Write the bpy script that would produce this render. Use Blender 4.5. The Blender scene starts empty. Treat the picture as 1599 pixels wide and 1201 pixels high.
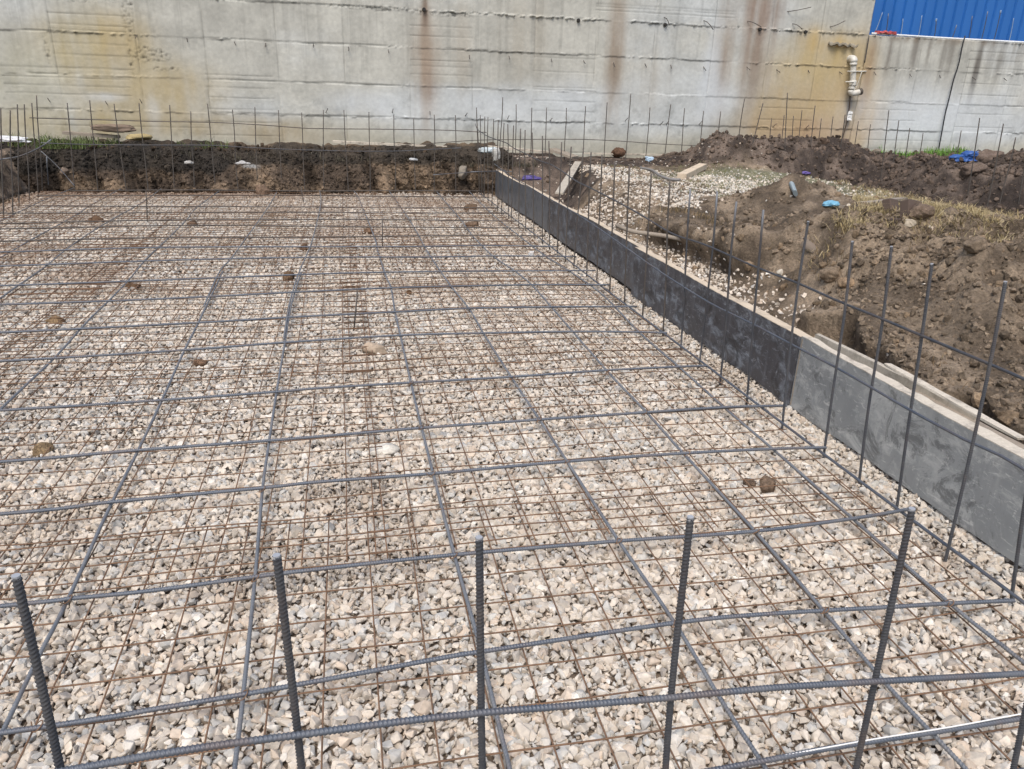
import bpy, bmesh, math, random
import numpy as np
from mathutils import Matrix, Vector

# ------------------------------------------------------------------ camera, world, sun, exposure
SC = bpy.context.scene
COL = SC.collection
F, CX, CY, EYE = 1170.0, 799.5, 600.5, 1.65          # lens in photo pixels, picture centre, eye height above the gravel
def _axes(vy, nad):
    Y = np.array([vy[0]-CX, vy[1]-CY, F]); Y /= np.linalg.norm(Y)
    D = np.array([nad[0]-CX, nad[1]-CY, F]); D -= Y*(D@Y); D /= np.linalg.norm(D)
    return np.stack([np.cross(Y, -D), Y, -D], 1)
R = _axes((528, 135), (700, 3600))
camd = bpy.data.cameras.new('camera'); cam = bpy.data.objects.new('camera', camd); COL.objects.link(cam)
M = Matrix.Identity(4)
for i in range(3):
    M[i][0] = R[0][i]; M[i][1] = -R[1][i]; M[i][2] = -R[2][i]
M[2][3] = EYE
cam.matrix_world = M
camd.sensor_width = 36; camd.lens = 36*F/1599.0; camd.clip_start = 0.05; camd.clip_end = 500
SC.camera = cam
W = bpy.data.worlds.new('World'); SC.world = W; W.use_nodes = True
wn = W.node_tree.nodes; wl = W.node_tree.links
bg = wn['Background']; sky = wn.new('ShaderNodeTexSky'); sky.sky_type = 'NISHITA'
SUN_EL, SUN_AZ = math.radians(58), math.radians(205)     # azimuth clockwise from +Y: behind the camera, to the left
sky.sun_disc = False; sky.sun_elevation = SUN_EL; sky.sun_rotation = SUN_AZ
sky.air_density = 1.2; sky.dust_density = 3.5; sky.ozone_density = 0.6
wl.new(sky.outputs[0], bg.inputs[0]); bg.inputs[1].default_value = 0.145
sd = bpy.data.lights.new('sun', 'SUN'); sun = bpy.data.objects.new('sun', sd); COL.objects.link(sun)
sd.energy = 1.7; sd.angle = math.radians(26); sd.color = (1, 0.97, 0.93)
sdir = Vector((math.sin(SUN_AZ)*math.cos(SUN_EL), math.cos(SUN_AZ)*math.cos(SUN_EL), math.sin(SUN_EL)))
sun.rotation_euler = sdir.to_track_quat('Z', 'Y').to_euler(); sun.location = (0, -4, 8)
SC.view_settings.view_transform = 'Standard'; SC.view_settings.look = 'None'
SC.view_settings.exposure = 0.31; SC.view_settings.gamma = 1.0
SC.cycles.use_denoising = True
SC.cycles.max_bounces = 6

rng = np.random.default_rng(7)
rnd = random.Random(11)

# ------------------------------------------------------------------ photo pixel -> point in the place
def ray(px, py): return R.T @ np.array([px-CX, py-CY, F])
def un(px, py, z=0.0):
    d = ray(px, py); return d*((z-EYE)/d[2]) + np.array([0, 0, EYE])
def unY(px, py, Y):
    d = ray(px, py); return d*(Y/d[1]) + np.array([0, 0, EYE])
def unX(px, py, X):
    d = ray(px, py); return d*(X/d[0]) + np.array([0, 0, EYE])

# ------------------------------------------------------------------ noise
_P = rng.permutation(4096)
def _h(ix, iy, iz):
    return _P[(_P[(_P[ix & 4095] + iy) & 4095] + iz) & 4095] / 4095.0
def vnoise(x, y, z=0.0):
    x, y, z = np.broadcast_arrays(np.asarray(x, float), y, z)
    xi, yi, zi = np.floor(x).astype(int), np.floor(y).astype(int), np.floor(z).astype(int)
    fx, fy, fz = x-xi, y-yi, z-zi
    fx, fy, fz = [t*t*t*(t*(t*6-15)+10) for t in (fx, fy, fz)]
    r = 0
    for a in (0, 1):
        for b in (0, 1):
            for c in (0, 1):
                r = r + _h(xi+a, yi+b, zi+c)*(fx if a else 1-fx)*(fy if b else 1-fy)*(fz if c else 1-fz)
    return r*2-1
def fbm(x, y, z=0.0, o=4, g=0.5):
    r = 0; a = 1.0; s = 0
    x = np.asarray(x, float); y = np.asarray(y, float); z = np.asarray(z, float)
    for k in range(o):
        r = r + a*vnoise(x*2**k+17.3*k, y*2**k+5.1*k, z*2**k+9.7*k); s += a; a *= g
    return r/s
def lumps(x, y, s, seed=0):                       # rounded clods: 1 - distance to the nearest jittered cell point
    x = np.asarray(x, float)/s; y = np.asarray(y, float)/s
    xi, yi = np.floor(x).astype(int), np.floor(y).astype(int); best = np.full(x.shape, 9.0)
    for a in (-1, 0, 1):
        for b in (-1, 0, 1):
            px = xi+a+_h(xi+a, yi+b, 31+seed); py = yi+b+_h(xi+a, yi+b, 77+seed)
            best = np.minimum(best, (x-px)**2+(y-py)**2)
    return np.sqrt(np.maximum(0, 1-best))
def sst(a, b, x):
    t = np.clip((np.asarray(x, float)-a)/(b-a), 0, 1); return t*t*(3-2*t)
def lin(c):
    c = np.asarray(c, float)/255.0
    return np.where(c <= 0.04045, c/12.92, ((c+0.055)/1.055)**2.4)

# ------------------------------------------------------------------ object helpers
def link(name, me, mat=None, parent=None):
    o = bpy.data.objects.new(name, me); COL.objects.link(o)
    if mat is not None and not me.materials: me.materials.append(mat)
    if parent is not None: o.parent = parent
    return o
def tag(o, label, cat, group=None):
    o['label'] = label; o['category'] = cat
    if group: o['group'] = group
    return o
def kind(o, k): o['kind'] = k; return o
def raw_mesh(name, V, Q, smooth=False, color=None):
    """V (n,3); Q (m,3) or (m,4) faces of one size"""
    V = np.asarray(V, np.float32); Q = np.asarray(Q, np.int32)
    me = bpy.data.meshes.new(name)
    me.vertices.add(len(V)); me.vertices.foreach_set('co', V.ravel())
    k = Q.shape[1]
    me.loops.add(Q.size); me.loops.foreach_set('vertex_index', Q.ravel())
    me.polygons.add(len(Q)); me.polygons.foreach_set('loop_start', np.arange(0, Q.size, k, dtype=np.int32))
    if smooth: me.polygons.foreach_set('use_smooth', np.ones(len(Q), bool))
    else: me.polygons.foreach_set('use_smooth', np.zeros(len(Q), bool))
    if color is not None:
        at = me.color_attributes.new('tint', 'FLOAT_COLOR', 'POINT')
        c = np.ones((len(V), 4), np.float32); c[:, :3] = color
        at.data.foreach_set('color', c.ravel())
    me.update(calc_edges=True)
    return me
def grid_faces(nu, nv):
    i = np.arange(nu-1)[:, None]*nv + np.arange(nv-1)[None, :]
    return np.stack([i, i+nv, i+nv+1, i+1], -1).reshape(-1, 4)
def grid_mesh(name, P, color=None, smooth=True, flip=False):
    nu, nv = P.shape[:2]; Q = grid_faces(nu, nv)
    if flip: Q = Q[:, ::-1]
    return raw_mesh(name, P.reshape(-1, 3), Q, smooth, None if color is None else color.reshape(-1, 3))
def bm_obj(name, bm, mat, parent=None, smooth=False):
    me = bpy.data.meshes.new(name); bm.to_mesh(me); bm.free()
    if smooth:
        for p in me.polygons: p.use_smooth = True
    return link(name, me, mat, parent)
def origin(o, loc):
    o.data.transform(Matrix.Translation(-Vector(loc))); o.location = loc; return o
def box_bm(size, M4=None, bevel=0.0, cuts=0, wob=0.0, seed=0):
    bm = bmesh.new(); bmesh.ops.create_cube(bm, size=1)
    bmesh.ops.scale(bm, vec=size, verts=bm.verts)
    if cuts:
        L = max(range(3), key=lambda k: size[k])
        es = [e for e in bm.edges if abs((e.verts[0].co-e.verts[1].co)[L]) > size[L]*0.9]
        bmesh.ops.subdivide_edges(bm, edges=es, cuts=cuts, use_grid_fill=True)
    if bevel: bmesh.ops.bevel(bm, geom=[e for e in bm.edges if e.calc_face_angle(0) > 0.5], offset=bevel, segments=1, affect='EDGES')
    if wob:
        r = random.Random(seed)
        for v in bm.verts: v.co += Vector([r.uniform(-wob, wob) for _ in range(3)])
    if M4 is not None: bmesh.ops.transform(bm, matrix=M4, verts=bm.verts)
    return bm
def beam(name, a, b, w, h, mat, parent=None, roll=0.0, bevel=0.002, cuts=6, wob=0.0015, seed=0):
    """a sawn board or beam from a to b"""
    a, b = Vector(a), Vector(b); d = b-a; L = d.length
    q = d.to_track_quat('X', 'Z') @ Matrix.Rotation(roll, 3, 'X').to_quaternion()
    bm = box_bm((L, w, h), Matrix.Translation((a+b)/2) @ q.to_matrix().to_4x4(), bevel, cuts, wob, seed)
    o = bm_obj(name, bm, mat, parent)
    return o

def smooth_path(P, step):
    P = np.asarray(P, float)
    if len(P) > 2:
        Q = np.vstack([2*P[0]-P[1], P, 2*P[-1]-P[-2]]); out = []
        for i in range(1, len(Q)-2):
            p0, p1, p2, p3 = Q[i-1], Q[i], Q[i+1], Q[i+2]
            n = max(2, int(np.linalg.norm(p2-p1)/0.05)); t = np.linspace(0, 1, n, endpoint=False)[:, None]
            out.append(0.5*((2*p1)+(-p0+p2)*t+(2*p0-5*p1+4*p2-p3)*t**2+(-p0+3*p1-3*p2+p3)*t**3))
        P = np.vstack(out+[P[-1:]])
    s = np.r_[0, np.cumsum(np.linalg.norm(np.diff(P, axis=0), axis=1))]
    n = max(2, int(round(s[-1]/step))+1); t = np.linspace(0, s[-1], n)
    return np.stack([np.interp(t, s, P[:, k]) for k in range(3)], 1), t
def tube_arrays(P, r, sides=8, pitch=0.0, step=None, taper=None):
    step = step or (pitch/5 if pitch else 0.06)
    P, s = smooth_path(P, step)
    T = np.gradient(P, axis=0); T /= np.linalg.norm(T, axis=1)[:, None]+1e-12
    ref = np.array([0, 0, 1.0]) if abs(T[:, 2]).mean() < 0.8 else np.array([1.0, 0, 0])
    A = np.cross(T, ref); A /= np.linalg.norm(A, axis=1)[:, None]; B = np.cross(T, A)
    th = np.arange(sides)*2*math.pi/sides
    rad = np.full((len(P), sides), r)
    if pitch:
        side = np.sign(np.sin(th))
        ph = (s[:, None]/pitch + 0.42*np.cos(th)[None, :]*side[None, :]) % 1.0
        rib = sst(0.0, 0.18, ph)*(1-sst(0.32, 0.5, ph))*(0.35+0.65*np.abs(np.sin(th)))[None, :]
        rad = r*(0.90+0.26*rib) + r*0.09*(np.abs(np.cos(th)) > 0.97)[None, :]
    if taper is not None: rad = rad*np.interp(s, [0, s[-1]], taper)[:, None]
    V = P[:, None, :] + rad[..., None]*(np.cos(th)[None, :, None]*A[:, None, :]+np.sin(th)[None, :, None]*B[:, None, :])
    n = len(P); i = np.arange(n-1)[:, None]*sides; j = np.arange(sides)[None, :]; k = (j+1) % sides
    Q = np.stack([i+j, i+k, i+sides+k, i+sides+j], -1).reshape(-1, 4)
    c0, c1 = n*sides, n*sides+1
    V = np.vstack([V.reshape(-1, 3), P[:1], P[-1:]])
    e0 = np.stack([np.full(sides, c0), (np.arange(sides)+1) % sides, np.arange(sides), np.arange(sides)], 1)
    b = (n-1)*sides
    e1 = np.stack([np.full(sides, c1), b+np.arange(sides), b+(np.arange(sides)+1) % sides, b+(np.arange(sides)+1) % sides], 1)
    return V, Q, np.vstack([e0, e1])[:, :3]
def tube_mesh(name, paths, r, sides=8, pitch=0.0, step=None, smooth=True, taper=None):
    """paths: list of polylines; all in ONE mesh of one thing"""
    VV, TT, o = [], [], 0
    for P in paths:
        V, Q, E = tube_arrays(P, r, sides, pitch, step, taper)
        VV.append(V); TT += [Q[:, [0, 1, 2]]+o, Q[:, [0, 2, 3]]+o, E+o]; o += len(V)
    return raw_mesh(name, np.vstack(VV), np.vstack(TT), smooth)
def tube(name, P, r, mat, sides=8, pitch=0.0, step=None, parent=None, taper=None):
    P = np.asarray(P, float)
    o = link(name, tube_mesh(name, [P], r, sides, pitch, step, True, taper), mat, parent)
    if parent is None: origin(o, tuple(P[0]))
    return o

# ------------------------------------------------------------------ materials
def mat(name, base=(0.5, 0.5, 0.5), rough=0.8, metal=0.0, spec=0.5):
    m = bpy.data.materials.new(name); m.use_nodes = True
    b = m.node_tree.nodes['Principled BSDF']
    b.inputs['Base Color'].default_value = (*base, 1); b.inputs['Roughness'].default_value = rough
    b.inputs['Metallic'].default_value = metal; b.inputs['Specular IOR Level'].default_value = spec
    return m
class N:
    def __init__(s, m): s.m = m; s.t = m.node_tree; s.b = s.t.nodes['Principled BSDF']; s.tc = s.t.nodes.new('ShaderNodeTexCoord')
    def new(s, k, **kw):
        n = s.t.nodes.new(k)
        for a, v in kw.items(): setattr(n, a, v)
        return n
    def lk(s, a, b): s.t.links.new(a, b)
    def noise(s, scale, detail=4, rough=0.6, stretch=(1, 1, 1), co='Object', dist=0.0):
        mp = s.new('ShaderNodeMapping'); mp.inputs['Scale'].default_value = stretch; s.lk(s.tc.outputs[co], mp.inputs[0])
        n = s.new('ShaderNodeTexNoise'); n.inputs['Scale'].default_value = scale; n.inputs['Detail'].default_value = detail
        n.inputs['Roughness'].default_value = rough; n.inputs['Distortion'].default_value = dist; s.lk(mp.outputs[0], n.inputs[0]); return n.outputs[0]
    def ramp(s, src, stops):
        r = s.new('ShaderNodeValToRGB'); e = r.color_ramp.elements
        while len(e) < len(stops): e.new(0.5)
        for k, (p, c) in enumerate(stops):
            e[k].position = p; e[k].color = (*c, 1) if len(c) == 3 else c
        s.lk(src, r.inputs[0]); return r.outputs[0]
    def mix(s, a, b, f=0.5, mode='MIX'):
        n = s.new('ShaderNodeMix', data_type='RGBA', blend_type=mode)
        for sock, v in ((n.inputs[0], f), (n.inputs[6], a), (n.inputs[7], b)):
            if hasattr(v, 'is_output'): s.lk(v, sock)
            elif isinstance(v, tuple): sock.default_value = (*v, 1)
            else: sock.default_value = v
        return n.outputs[2]
    def attr(s, name='tint'):
        n = s.new('ShaderNodeAttribute'); n.attribute_name = name; return n.outputs['Color']
    def objrand(s): return s.new('ShaderNodeObjectInfo').outputs['Random']
    def bump(s, src, strength=0.5, dist=0.01, prev=None):
        n = s.new('ShaderNodeBump'); n.inputs['Strength'].default_value = strength; n.inputs['Distance'].default_value = dist
        s.lk(src, n.inputs['Height'])
        if prev is not None: s.lk(prev, n.inputs['Normal'])
        return n.outputs[0]
    def color(s, c): s.lk(c, s.b.inputs['Base Color'])
    def normal(s, n): s.lk(n, s.b.inputs['Normal'])
    def rough(s, r): s.lk(r, s.b.inputs['Roughness'])

def m_tinted(name, rough=0.9, nscale=60, amp=0.35, bscale=90, bstr=0.5, bdist=0.004, spec=0.3):
    m = mat(name, rough=rough, spec=spec); n = N(m)
    v = n.ramp(n.noise(nscale, 5, 0.65), [(0.3, (1-amp,)*3), (0.7, (1.0+amp*0.3,)*3)])
    c = n.mix(n.attr(), v, 1.0, 'MULTIPLY'); n.color(c)
    n.normal(n.bump(n.noise(bscale, 6, 0.7), bstr, bdist)); return m
M_STONE = m_tinted('crushed_stone', 0.92, 70, 0.22, 160, 0.35, 0.002)
def m_soil():
    m = mat('soil', rough=0.98, spec=0.15); n = N(m)
    a = n.noise(9, 8, 0.72); b = n.noise(55, 6, 0.7)
    v = n.mix(n.ramp(a, [(0.32, (0.62,)*3), (0.68, (1.22,)*3)]), n.ramp(b, [(0.35, (0.62,)*3), (0.65, (1.2,)*3)]), 1.0, 'MULTIPLY')
    n.color(n.mix(n.attr(), v, 1.0, 'MULTIPLY'))
    n.normal(n.bump(b, 0.8, 0.010, n.bump(a, 0.9, 0.045))); return m
M_SOIL = m_soil()
M_WALL = m_tinted('cast_concrete', 0.93, 14, 0.10, 35, 0.35, 0.006, 0.25)
def m_steel(name, base, base2, metal=0.35, rough=0.5, k=9, rust=0.0, crest=0.0):
    m = mat(name, rough=rough, metal=metal); n = N(m)
    a = n.noise(k, 6, 0.7)
    c = n.ramp(a, [(0.35, base), (0.68, base2)])
    if rust:
        c = n.mix(c, (0.20, 0.115, 0.065), n.ramp(n.noise(5.5, 7, 0.75, dist=0.4), [(0.50, (0, 0, 0)), (0.66, (rust,)*3)]))
        c = n.mix(c, (0.30, 0.26, 0.21), n.ramp(n.noise(23, 5, 0.7), [(0.58, (0, 0, 0)), (0.72, (rust*0.7,)*3)]))
    if crest:
        g = n.new('ShaderNodeNewGeometry').outputs['Pointiness']
        c = n.mix(c, (0.42, 0.44, 0.47), n.ramp(g, [(0.56, (0, 0, 0)), (0.64, (crest,)*3)]))
    n.color(c); n.rough(n.ramp(a, [(0.3, (rough-0.1,)*3), (0.7, (rough+0.2,)*3)]))
    n.normal(n.bump(n.noise(400, 3, 0.6), 0.25, 0.001)); return m
M_BAR = m_steel('mill_scale_steel', (0.082, 0.098, 0.126), (0.14, 0.15, 0.17), rust=0.3, crest=0.4)
M_BARL = m_steel('mill_scale_steel_sky_sheen', (0.155, 0.168, 0.188), (0.235, 0.242, 0.252), rust=0.3)  # lengthwise bars: sky sheen put into a paler base colour
M_UPR = m_steel('upright_steel', (0.058, 0.064, 0.078), (0.10, 0.10, 0.104), rust=0.25, crest=0.5)
M_UPF = m_steel('weathered_steel', (0.075, 0.068, 0.062), (0.12, 0.10, 0.085), 0.1, 0.7)
M_RUST = m_steel('rusty_wire', (0.13, 0.075, 0.045), (0.23, 0.135, 0.08), 0.0, 0.85, 5)
M_RUST2 = m_steel('rusty_orange_steel', (0.20, 0.10, 0.045), (0.12, 0.085, 0.06), 0.0, 0.85, 5)
def m_wood(name, a, b, dirt=(0.12, 0.10, 0.085), amt=0.3):
    m = mat(name, rough=0.85, spec=0.25); n = N(m)
    g = n.noise(9, 6, 0.7, (12, 12, 1.0)); g2 = n.noise(9, 6, 0.7, (1.0, 12, 12))
    c = n.mix(n.ramp(g, [(0.3, a), (0.7, b)]), n.ramp(g2, [(0.3, a), (0.7, b)]), 0.5)
    d = n.ramp(n.noise(7, 6, 0.75), [(0.5, (0, 0, 0)), (0.72, (amt*2,)*3)])
    n.color(n.mix(c, dirt, d)); n.normal(n.bump(g2, 0.4, 0.003)); return m
M_WOOD = m_wood('new_softwood', (0.50, 0.40, 0.29), (0.68, 0.58, 0.45))
M_WOODW = m_wood('pale_plaster_wood', (0.46, 0.40, 0.32), (0.68, 0.62, 0.52), amt=0.45)
M_WOODG = m_wood('weathered_wood', (0.22, 0.18, 0.14), (0.38, 0.33, 0.27))
M_WOODG2 = m_wood('dusty_wood', (0.36, 0.32, 0.26), (0.54, 0.49, 0.41), amt=0.4)
def m_board(name, a, b, scuff, amt, warm=None):
    m = mat(name, rough=0.5, spec=0.5); n = N(m)
    base = n.ramp(n.noise(2.2, 5, 0.6), [(0.3, a), (0.7, b)])
    sc = n.ramp(n.noise(5.5, 9, 0.78, (1, 1.0, 1.6), dist=0.6), [(0.5, (0, 0, 0)), (0.62, (amt,)*3)])
    c = n.mix(base, scuff, sc)
    st = n.ramp(n.noise(14, 4, 0.6, (1, 1, 0.12)), [(0.55, (0, 0, 0)), (0.8, (amt*0.5,)*3)])
    c = n.mix(c, scuff, st)
    dr = n.ramp(n.noise(17, 8, 0.8, (1, 0.55, 1.5), dist=1.2), [(0.57, (0, 0, 0)), (0.60, (amt*0.9,)*3)])
    c = n.mix(c, tuple(min(0.6, x*1.15) for x in scuff), dr)
    dk = n.ramp(n.noise(6, 9, 0.82, dist=0.8), [(0.52, (0, 0, 0)), (0.60, (0.7,)*3)])
    c = n.mix(c, tuple(x*0.45 for x in a), dk)
    n.color(c); n.rough(n.ramp(sc, [(0, (0.42,)*3), (1, (0.85,)*3)])); n.normal(n.bump(n.noise(30, 5, 0.7), 0.25, 0.003)); return m
M_BGREY = m_board('grey_film_ply', (0.20, 0.21, 0.215), (0.34, 0.35, 0.345), (0.48, 0.48, 0.46), 0.8)
M_BDARK = m_board('black_film_ply', (0.045, 0.044, 0.05), (0.075, 0.075, 0.085), (0.26, 0.28, 0.31), 0.75)
M_BMID = m_board('slate_film_ply', (0.085, 0.092, 0.105), (0.12, 0.13, 0.145), (0.22, 0.235, 0.26), 0.45)

# ------------------------------------------------------------------ crushed-stone generator
def rock_protos(n, pts, flat, bevel, seed):
    r = random.Random(seed); out = []
    for _ in range(n):
        bm = bmesh.new()
        sx, sy, sz = 1.0, r.uniform(0.6, 0.95), r.uniform(*flat)
        for k in range(pts):
            v = Vector([r.gauss(0, 1) for _ in range(3)]).normalized()*r.uniform(0.8, 1.1)
            # push towards a few flat cleavage planes for angular stones
            bm.verts.new((max(-0.85, min(0.85, v.x))*sx, max(-0.8, min(0.8, v.y))*sy, max(-0.75, min(0.75, v.z))*sz))
        g = bmesh.ops.convex_hull(bm, input=bm.verts)
        bmesh.ops.delete(bm, geom=[e for e in g['geom_interior'] if isinstance(e, bmesh.types.BMVert)], context='VERTS')
        if bevel:
            bmesh.ops.bevel(bm, geom=list(bm.edges), offset=bevel, segments=1, affect='EDGES')
        bmesh.ops.triangulate(bm, faces=bm.faces); bm.verts.ensure_lookup_table(); bm.verts.index_update()
        V = np.array([v.co[:] for v in bm.verts]); T = np.array([[v.index for v in f.verts] for f in bm.faces]); bm.free()
        out.append((V, T))
    return out
def rand_rot(n, tilt):
    ax, ay, az = rng.normal(0, tilt, n), rng.normal(0, tilt, n), rng.uniform(0, 2*math.pi, n)
    ca, sa, cb, sb, cc, s_ = np.cos(ax), np.sin(ax), np.cos(ay), np.sin(ay), np.cos(az), np.sin(az)
    Rx = np.zeros((n, 3, 3)); Rx[:, 0, 0] = 1; Rx[:, 1, 1] = ca; Rx[:, 1, 2] = -sa; Rx[:, 2, 1] = sa; Rx[:, 2, 2] = ca
    Ry = np.zeros((n, 3, 3)); Ry[:, 1, 1] = 1; Ry[:, 0, 0] = cb; Ry[:, 0, 2] = sb; Ry[:, 2, 0] = -sb; Ry[:, 2, 2] = cb
    Rz = np.zeros((n, 3, 3)); Rz[:, 2, 2] = 1; Rz[:, 0, 0] = cc; Rz[:, 0, 1] = -s_; Rz[:, 1, 0] = s_; Rz[:, 1, 1] = cc
    return Rz @ Ry @ Rx
def scatter(protos, P, size, col, tilt=0.5):
    """returns V, T, C for rocks of radius size at P with colour col"""
    n = len(P); which = rng.integers(0, len(protos), n); Rm = rand_rot(n, tilt)
    VV, TT, CC, o = [], [], [], 0
    for k, (V, T) in enumerate(protos):
        ix = np.where(which == k)[0]
        if not len(ix): continue
        v = np.einsum('nij,vj->nvi', Rm[ix], V)*size[ix][:, None, None] + P[ix][:, None, :]
        VV.append(v.reshape(-1, 3)); CC.append(np.repeat(col[ix], len(V), 0))
        TT.append((T[None]+(np.arange(len(ix))*len(V))[:, None, None]).reshape(-1, 3)+o); o += len(ix)*len(V)
    return np.vstack(VV), np.vstack(TT), np.vstack(CC)
def merge(parts):
    o = 0; V, T, C = [], [], []
    for v, t, c in parts: V.append(v); T.append(t+o); C.append(c); o += len(v)
    return np.vstack(V), np.vstack(T), np.vstack(C)
PR_NEAR = rock_protos(40, 12, (0.42, 0.8), 0.045, 1)
PR_MID = rock_protos(30, 11, (0.45, 0.8), 0.0, 2)
PR_FAR = rock_protos(24, 8, (0.5, 0.85), 0.0, 3)
PR_CLOD = rock_protos(24, 26, (0.6, 0.9), 0.0, 4)
def jgrid(x0, x1, y0, y1, s):
    nx, ny = int((x1-x0)/s), int((y1-y0)/s)
    X, Y = np.meshgrid(x0+(np.arange(nx)+0.5)*s, y0+(np.arange(ny)+0.5)*s, indexing='ij')
    X = X+rng.uniform(-0.5, 0.5, X.shape)*s; Y = Y+rng.uniform(-0.5, 0.5, Y.shape)*s
    return X.ravel(), Y.ravel()
def stone_colors(X, Y):
    n = len(X)
    base = lin((210, 199, 184)); grey = lin((199, 195, 187)); pale = lin((224, 217, 206)); tan = lin((205, 189, 171)); dark = lin((176, 167, 157))
    k = rng.random(n); c = np.tile(base, (n, 1))
    g = fbm(X*0.9, Y*0.9, 3.1, 3)
    c[k < 0.18+0.25*g] = grey; c[(k > 0.30) & (k < 0.40)] = pale; c[(k > 0.86)] = tan; c[(k > 0.975)] = dark
    c = c*rng.uniform(0.84, 1.10, n)[:, None]
    br = sst(0.12, 0.5, fbm(X*1.3+7, Y*1.1, 8.8, 4))*(0.08+0.30*sst(4.5, 8, Y))     # soil trodden into the stones
    br = np.maximum(br, 0.6*sst(11.9, 12.9, Y+0.35*fbm(X*2, Y*2, 1))*sst(0.8, -0.8, X))
    br = np.maximum(br, 0.75*sst(-4.0, -4.6, X+0.3*fbm(X*2, Y*2, 5)))
    return c*(1-br[:, None]) + br[:, None]*lin((150, 122, 98))*rng.uniform(0.8, 1.15, n)[:, None]
def bed_h(X, Y):
    return 0.012*fbm(X*1.1, Y*1.1, 2.2, 3)

# ------------------------------------------------------------------ the ground round about and the pit floor
o = link('ground', grid_mesh('ground', np.stack(np.meshgrid(np.linspace(-70, 70, 29), np.linspace(-70, 70, 29), indexing='ij')+[np.full((29, 29), -0.09)], -1), np.tile(lin((96, 84, 72)), (29*29, 1))), M_SOIL)
kind(o, 'structure')
gx, gy = np.meshgrid(np.arange(-7, 2.71, 0.08), np.arange(-1.5, 13.6, 0.08), indexing='ij')
gz = bed_h(gx, gy)-0.018
o = link('pit_floor', grid_mesh('pit_floor', np.stack([gx, gy, gz], -1), np.tile(lin((150, 134, 118)), (gx.size, 1))), M_SOIL); kind(o, 'structure')

# crushed stone over the pit floor (nobody could count it)
parts = []
for (y0, y1, s, rr, pr) in ((0.15, 3.6, 0.0195, (0.0130, 0.0290), PR_NEAR), (3.6, 7.2, 0.0235, (0.014, 0.027), PR_MID), (7.2, 13.25, 0.032, (0.017, 0.032), PR_FAR)):
    X, Y = jgrid(-5.0, 2.50, y0, y1, s)
    k = (X > -1.9-0.48*Y) & (X > -4.75)
    X, Y = X[k], Y[k]; n = len(X)
    sz = rng.uniform(0, 1, n)**1.5*(rr[1]*1.10-rr[0]*0.8)+rr[0]*0.8
    big = rng.random(n) < 0.03; sz[big] *= 1.4
    fine = sst(0.28, 0.5, fbm(X*1.7+3, Y*1.7, 91, 4)); sz *= 1-0.2*fine                 # patches of fines and dust
    Z = bed_h(X, Y)+rng.uniform(-0.010, 0.006, n)
    parts.append(scatter(pr, np.stack([X, Y, Z], 1), sz, stone_colors(X, Y)*(1-0.3*fine[:, None])+0.3*fine[:, None]*lin((176, 158, 138)), 0.55))
    if y0 < 7:                                                       # a lower layer closes the gaps
        X, Y = jgrid(-4.7, 2.50, y0, y1, 0.021 if y0 < 3 else 0.026); k = X > -1.9-0.48*Y; X, Y = X[k], Y[k]; n = len(X)
        parts.append(scatter(PR_FAR, np.stack([X, Y, bed_h(X, Y)-0.014], 1), rng.uniform(0.010, 0.018, n), stone_colors(X, Y), 0.5))
V, T, C = merge(parts)
o = link('gravel', raw_mesh('gravel', V, T, False, C), M_STONE); kind(o, 'stuff')
o['label'] = 'pale angular crushed stone spread over the pit floor'

# ------------------------------------------------------------------ earth banks
def soil_color(X, Y, dark, dry, amt=None):
    n = fbm(X*1.7, Y*1.7, 4.4, 5); t = sst(-0.5, 0.5, n) if amt is None else amt
    return lin(dark)*(1-t[..., None]) + lin(dry)*t[..., None]
# back bank: pit floor up to the ledge under the wall
u = np.arange(-7.5, 2.9, 0.025); v = np.linspace(0, 1, 110)
U, Vv = np.meshgrid(u, v, indexing='ij')
lip = 13.35+0.12*fbm(U*0.7, 0*U, 1.0, 3)
topz = 0.58+0.07*fbm(U*1.3, 0*U, 2.0, 4)+0.06*fbm(U*5, 0*U, 3, 3)
s1 = np.clip(Vv/0.62, 0, 1); s2 = np.clip((Vv-0.62)/0.38, 0, 1)
By = 13.02+(lip-13.02)*s1**1.5+s2*(14.95-lip)
Bz = -0.06+(topz+0.06)*(1-(1-s1)**1.25)+s2*0.04
face = sst(0.02, 0.15, s1)*(1-sst(0.0, 0.25, s2))
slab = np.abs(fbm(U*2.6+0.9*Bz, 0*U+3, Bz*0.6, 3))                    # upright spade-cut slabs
By = By-face*(0.34*slab+0.11*fbm(U*4.5, Bz*4, 1, 5, 0.6)+0.05*lumps(U+0.05*fbm(U*7, Bz*7), Bz, 0.16)-0.09)
Bz = Bz+(s2 > 0)*(0.05*fbm(U*5, By*5, 6, 4)+0.05*lumps(U, By, 0.17)*sst(0.0, 0.2, s2))
t = sst(-0.2, 0.35, fbm(U*2.2, Bz*3, 5, 5, 0.65)+0.30*sst(-3.0, 0.0, U)-0.1)
c = lin((84, 73, 63))*(1-t[..., None])+lin((132, 114, 95))*t[..., None]
c = c*(1-0.55*sst(0.10, 0.02, slab)[..., None])*(1+0.35*sst(0.25, 0.5, slab)[..., None])  # relief shading painted in: creases between slabs darker, proud slabs lighter
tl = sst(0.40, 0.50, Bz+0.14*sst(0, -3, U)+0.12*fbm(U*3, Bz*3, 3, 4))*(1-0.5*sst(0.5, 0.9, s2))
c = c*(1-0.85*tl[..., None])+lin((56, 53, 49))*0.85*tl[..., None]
whiteish = sst(0.25, 0.5, fbm(U*2.2, Bz*5, 9, 4))*sst(0.34, 0.42, Bz)*(1-sst(0.46, 0.52, Bz))*sst(-3.4, -2.6, U)*(1-sst(-1.2, -0.4, U))
c = c*(1-0.7*whiteish[..., None])+0.7*whiteish[..., None]*lin((190, 190, 188))
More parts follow.
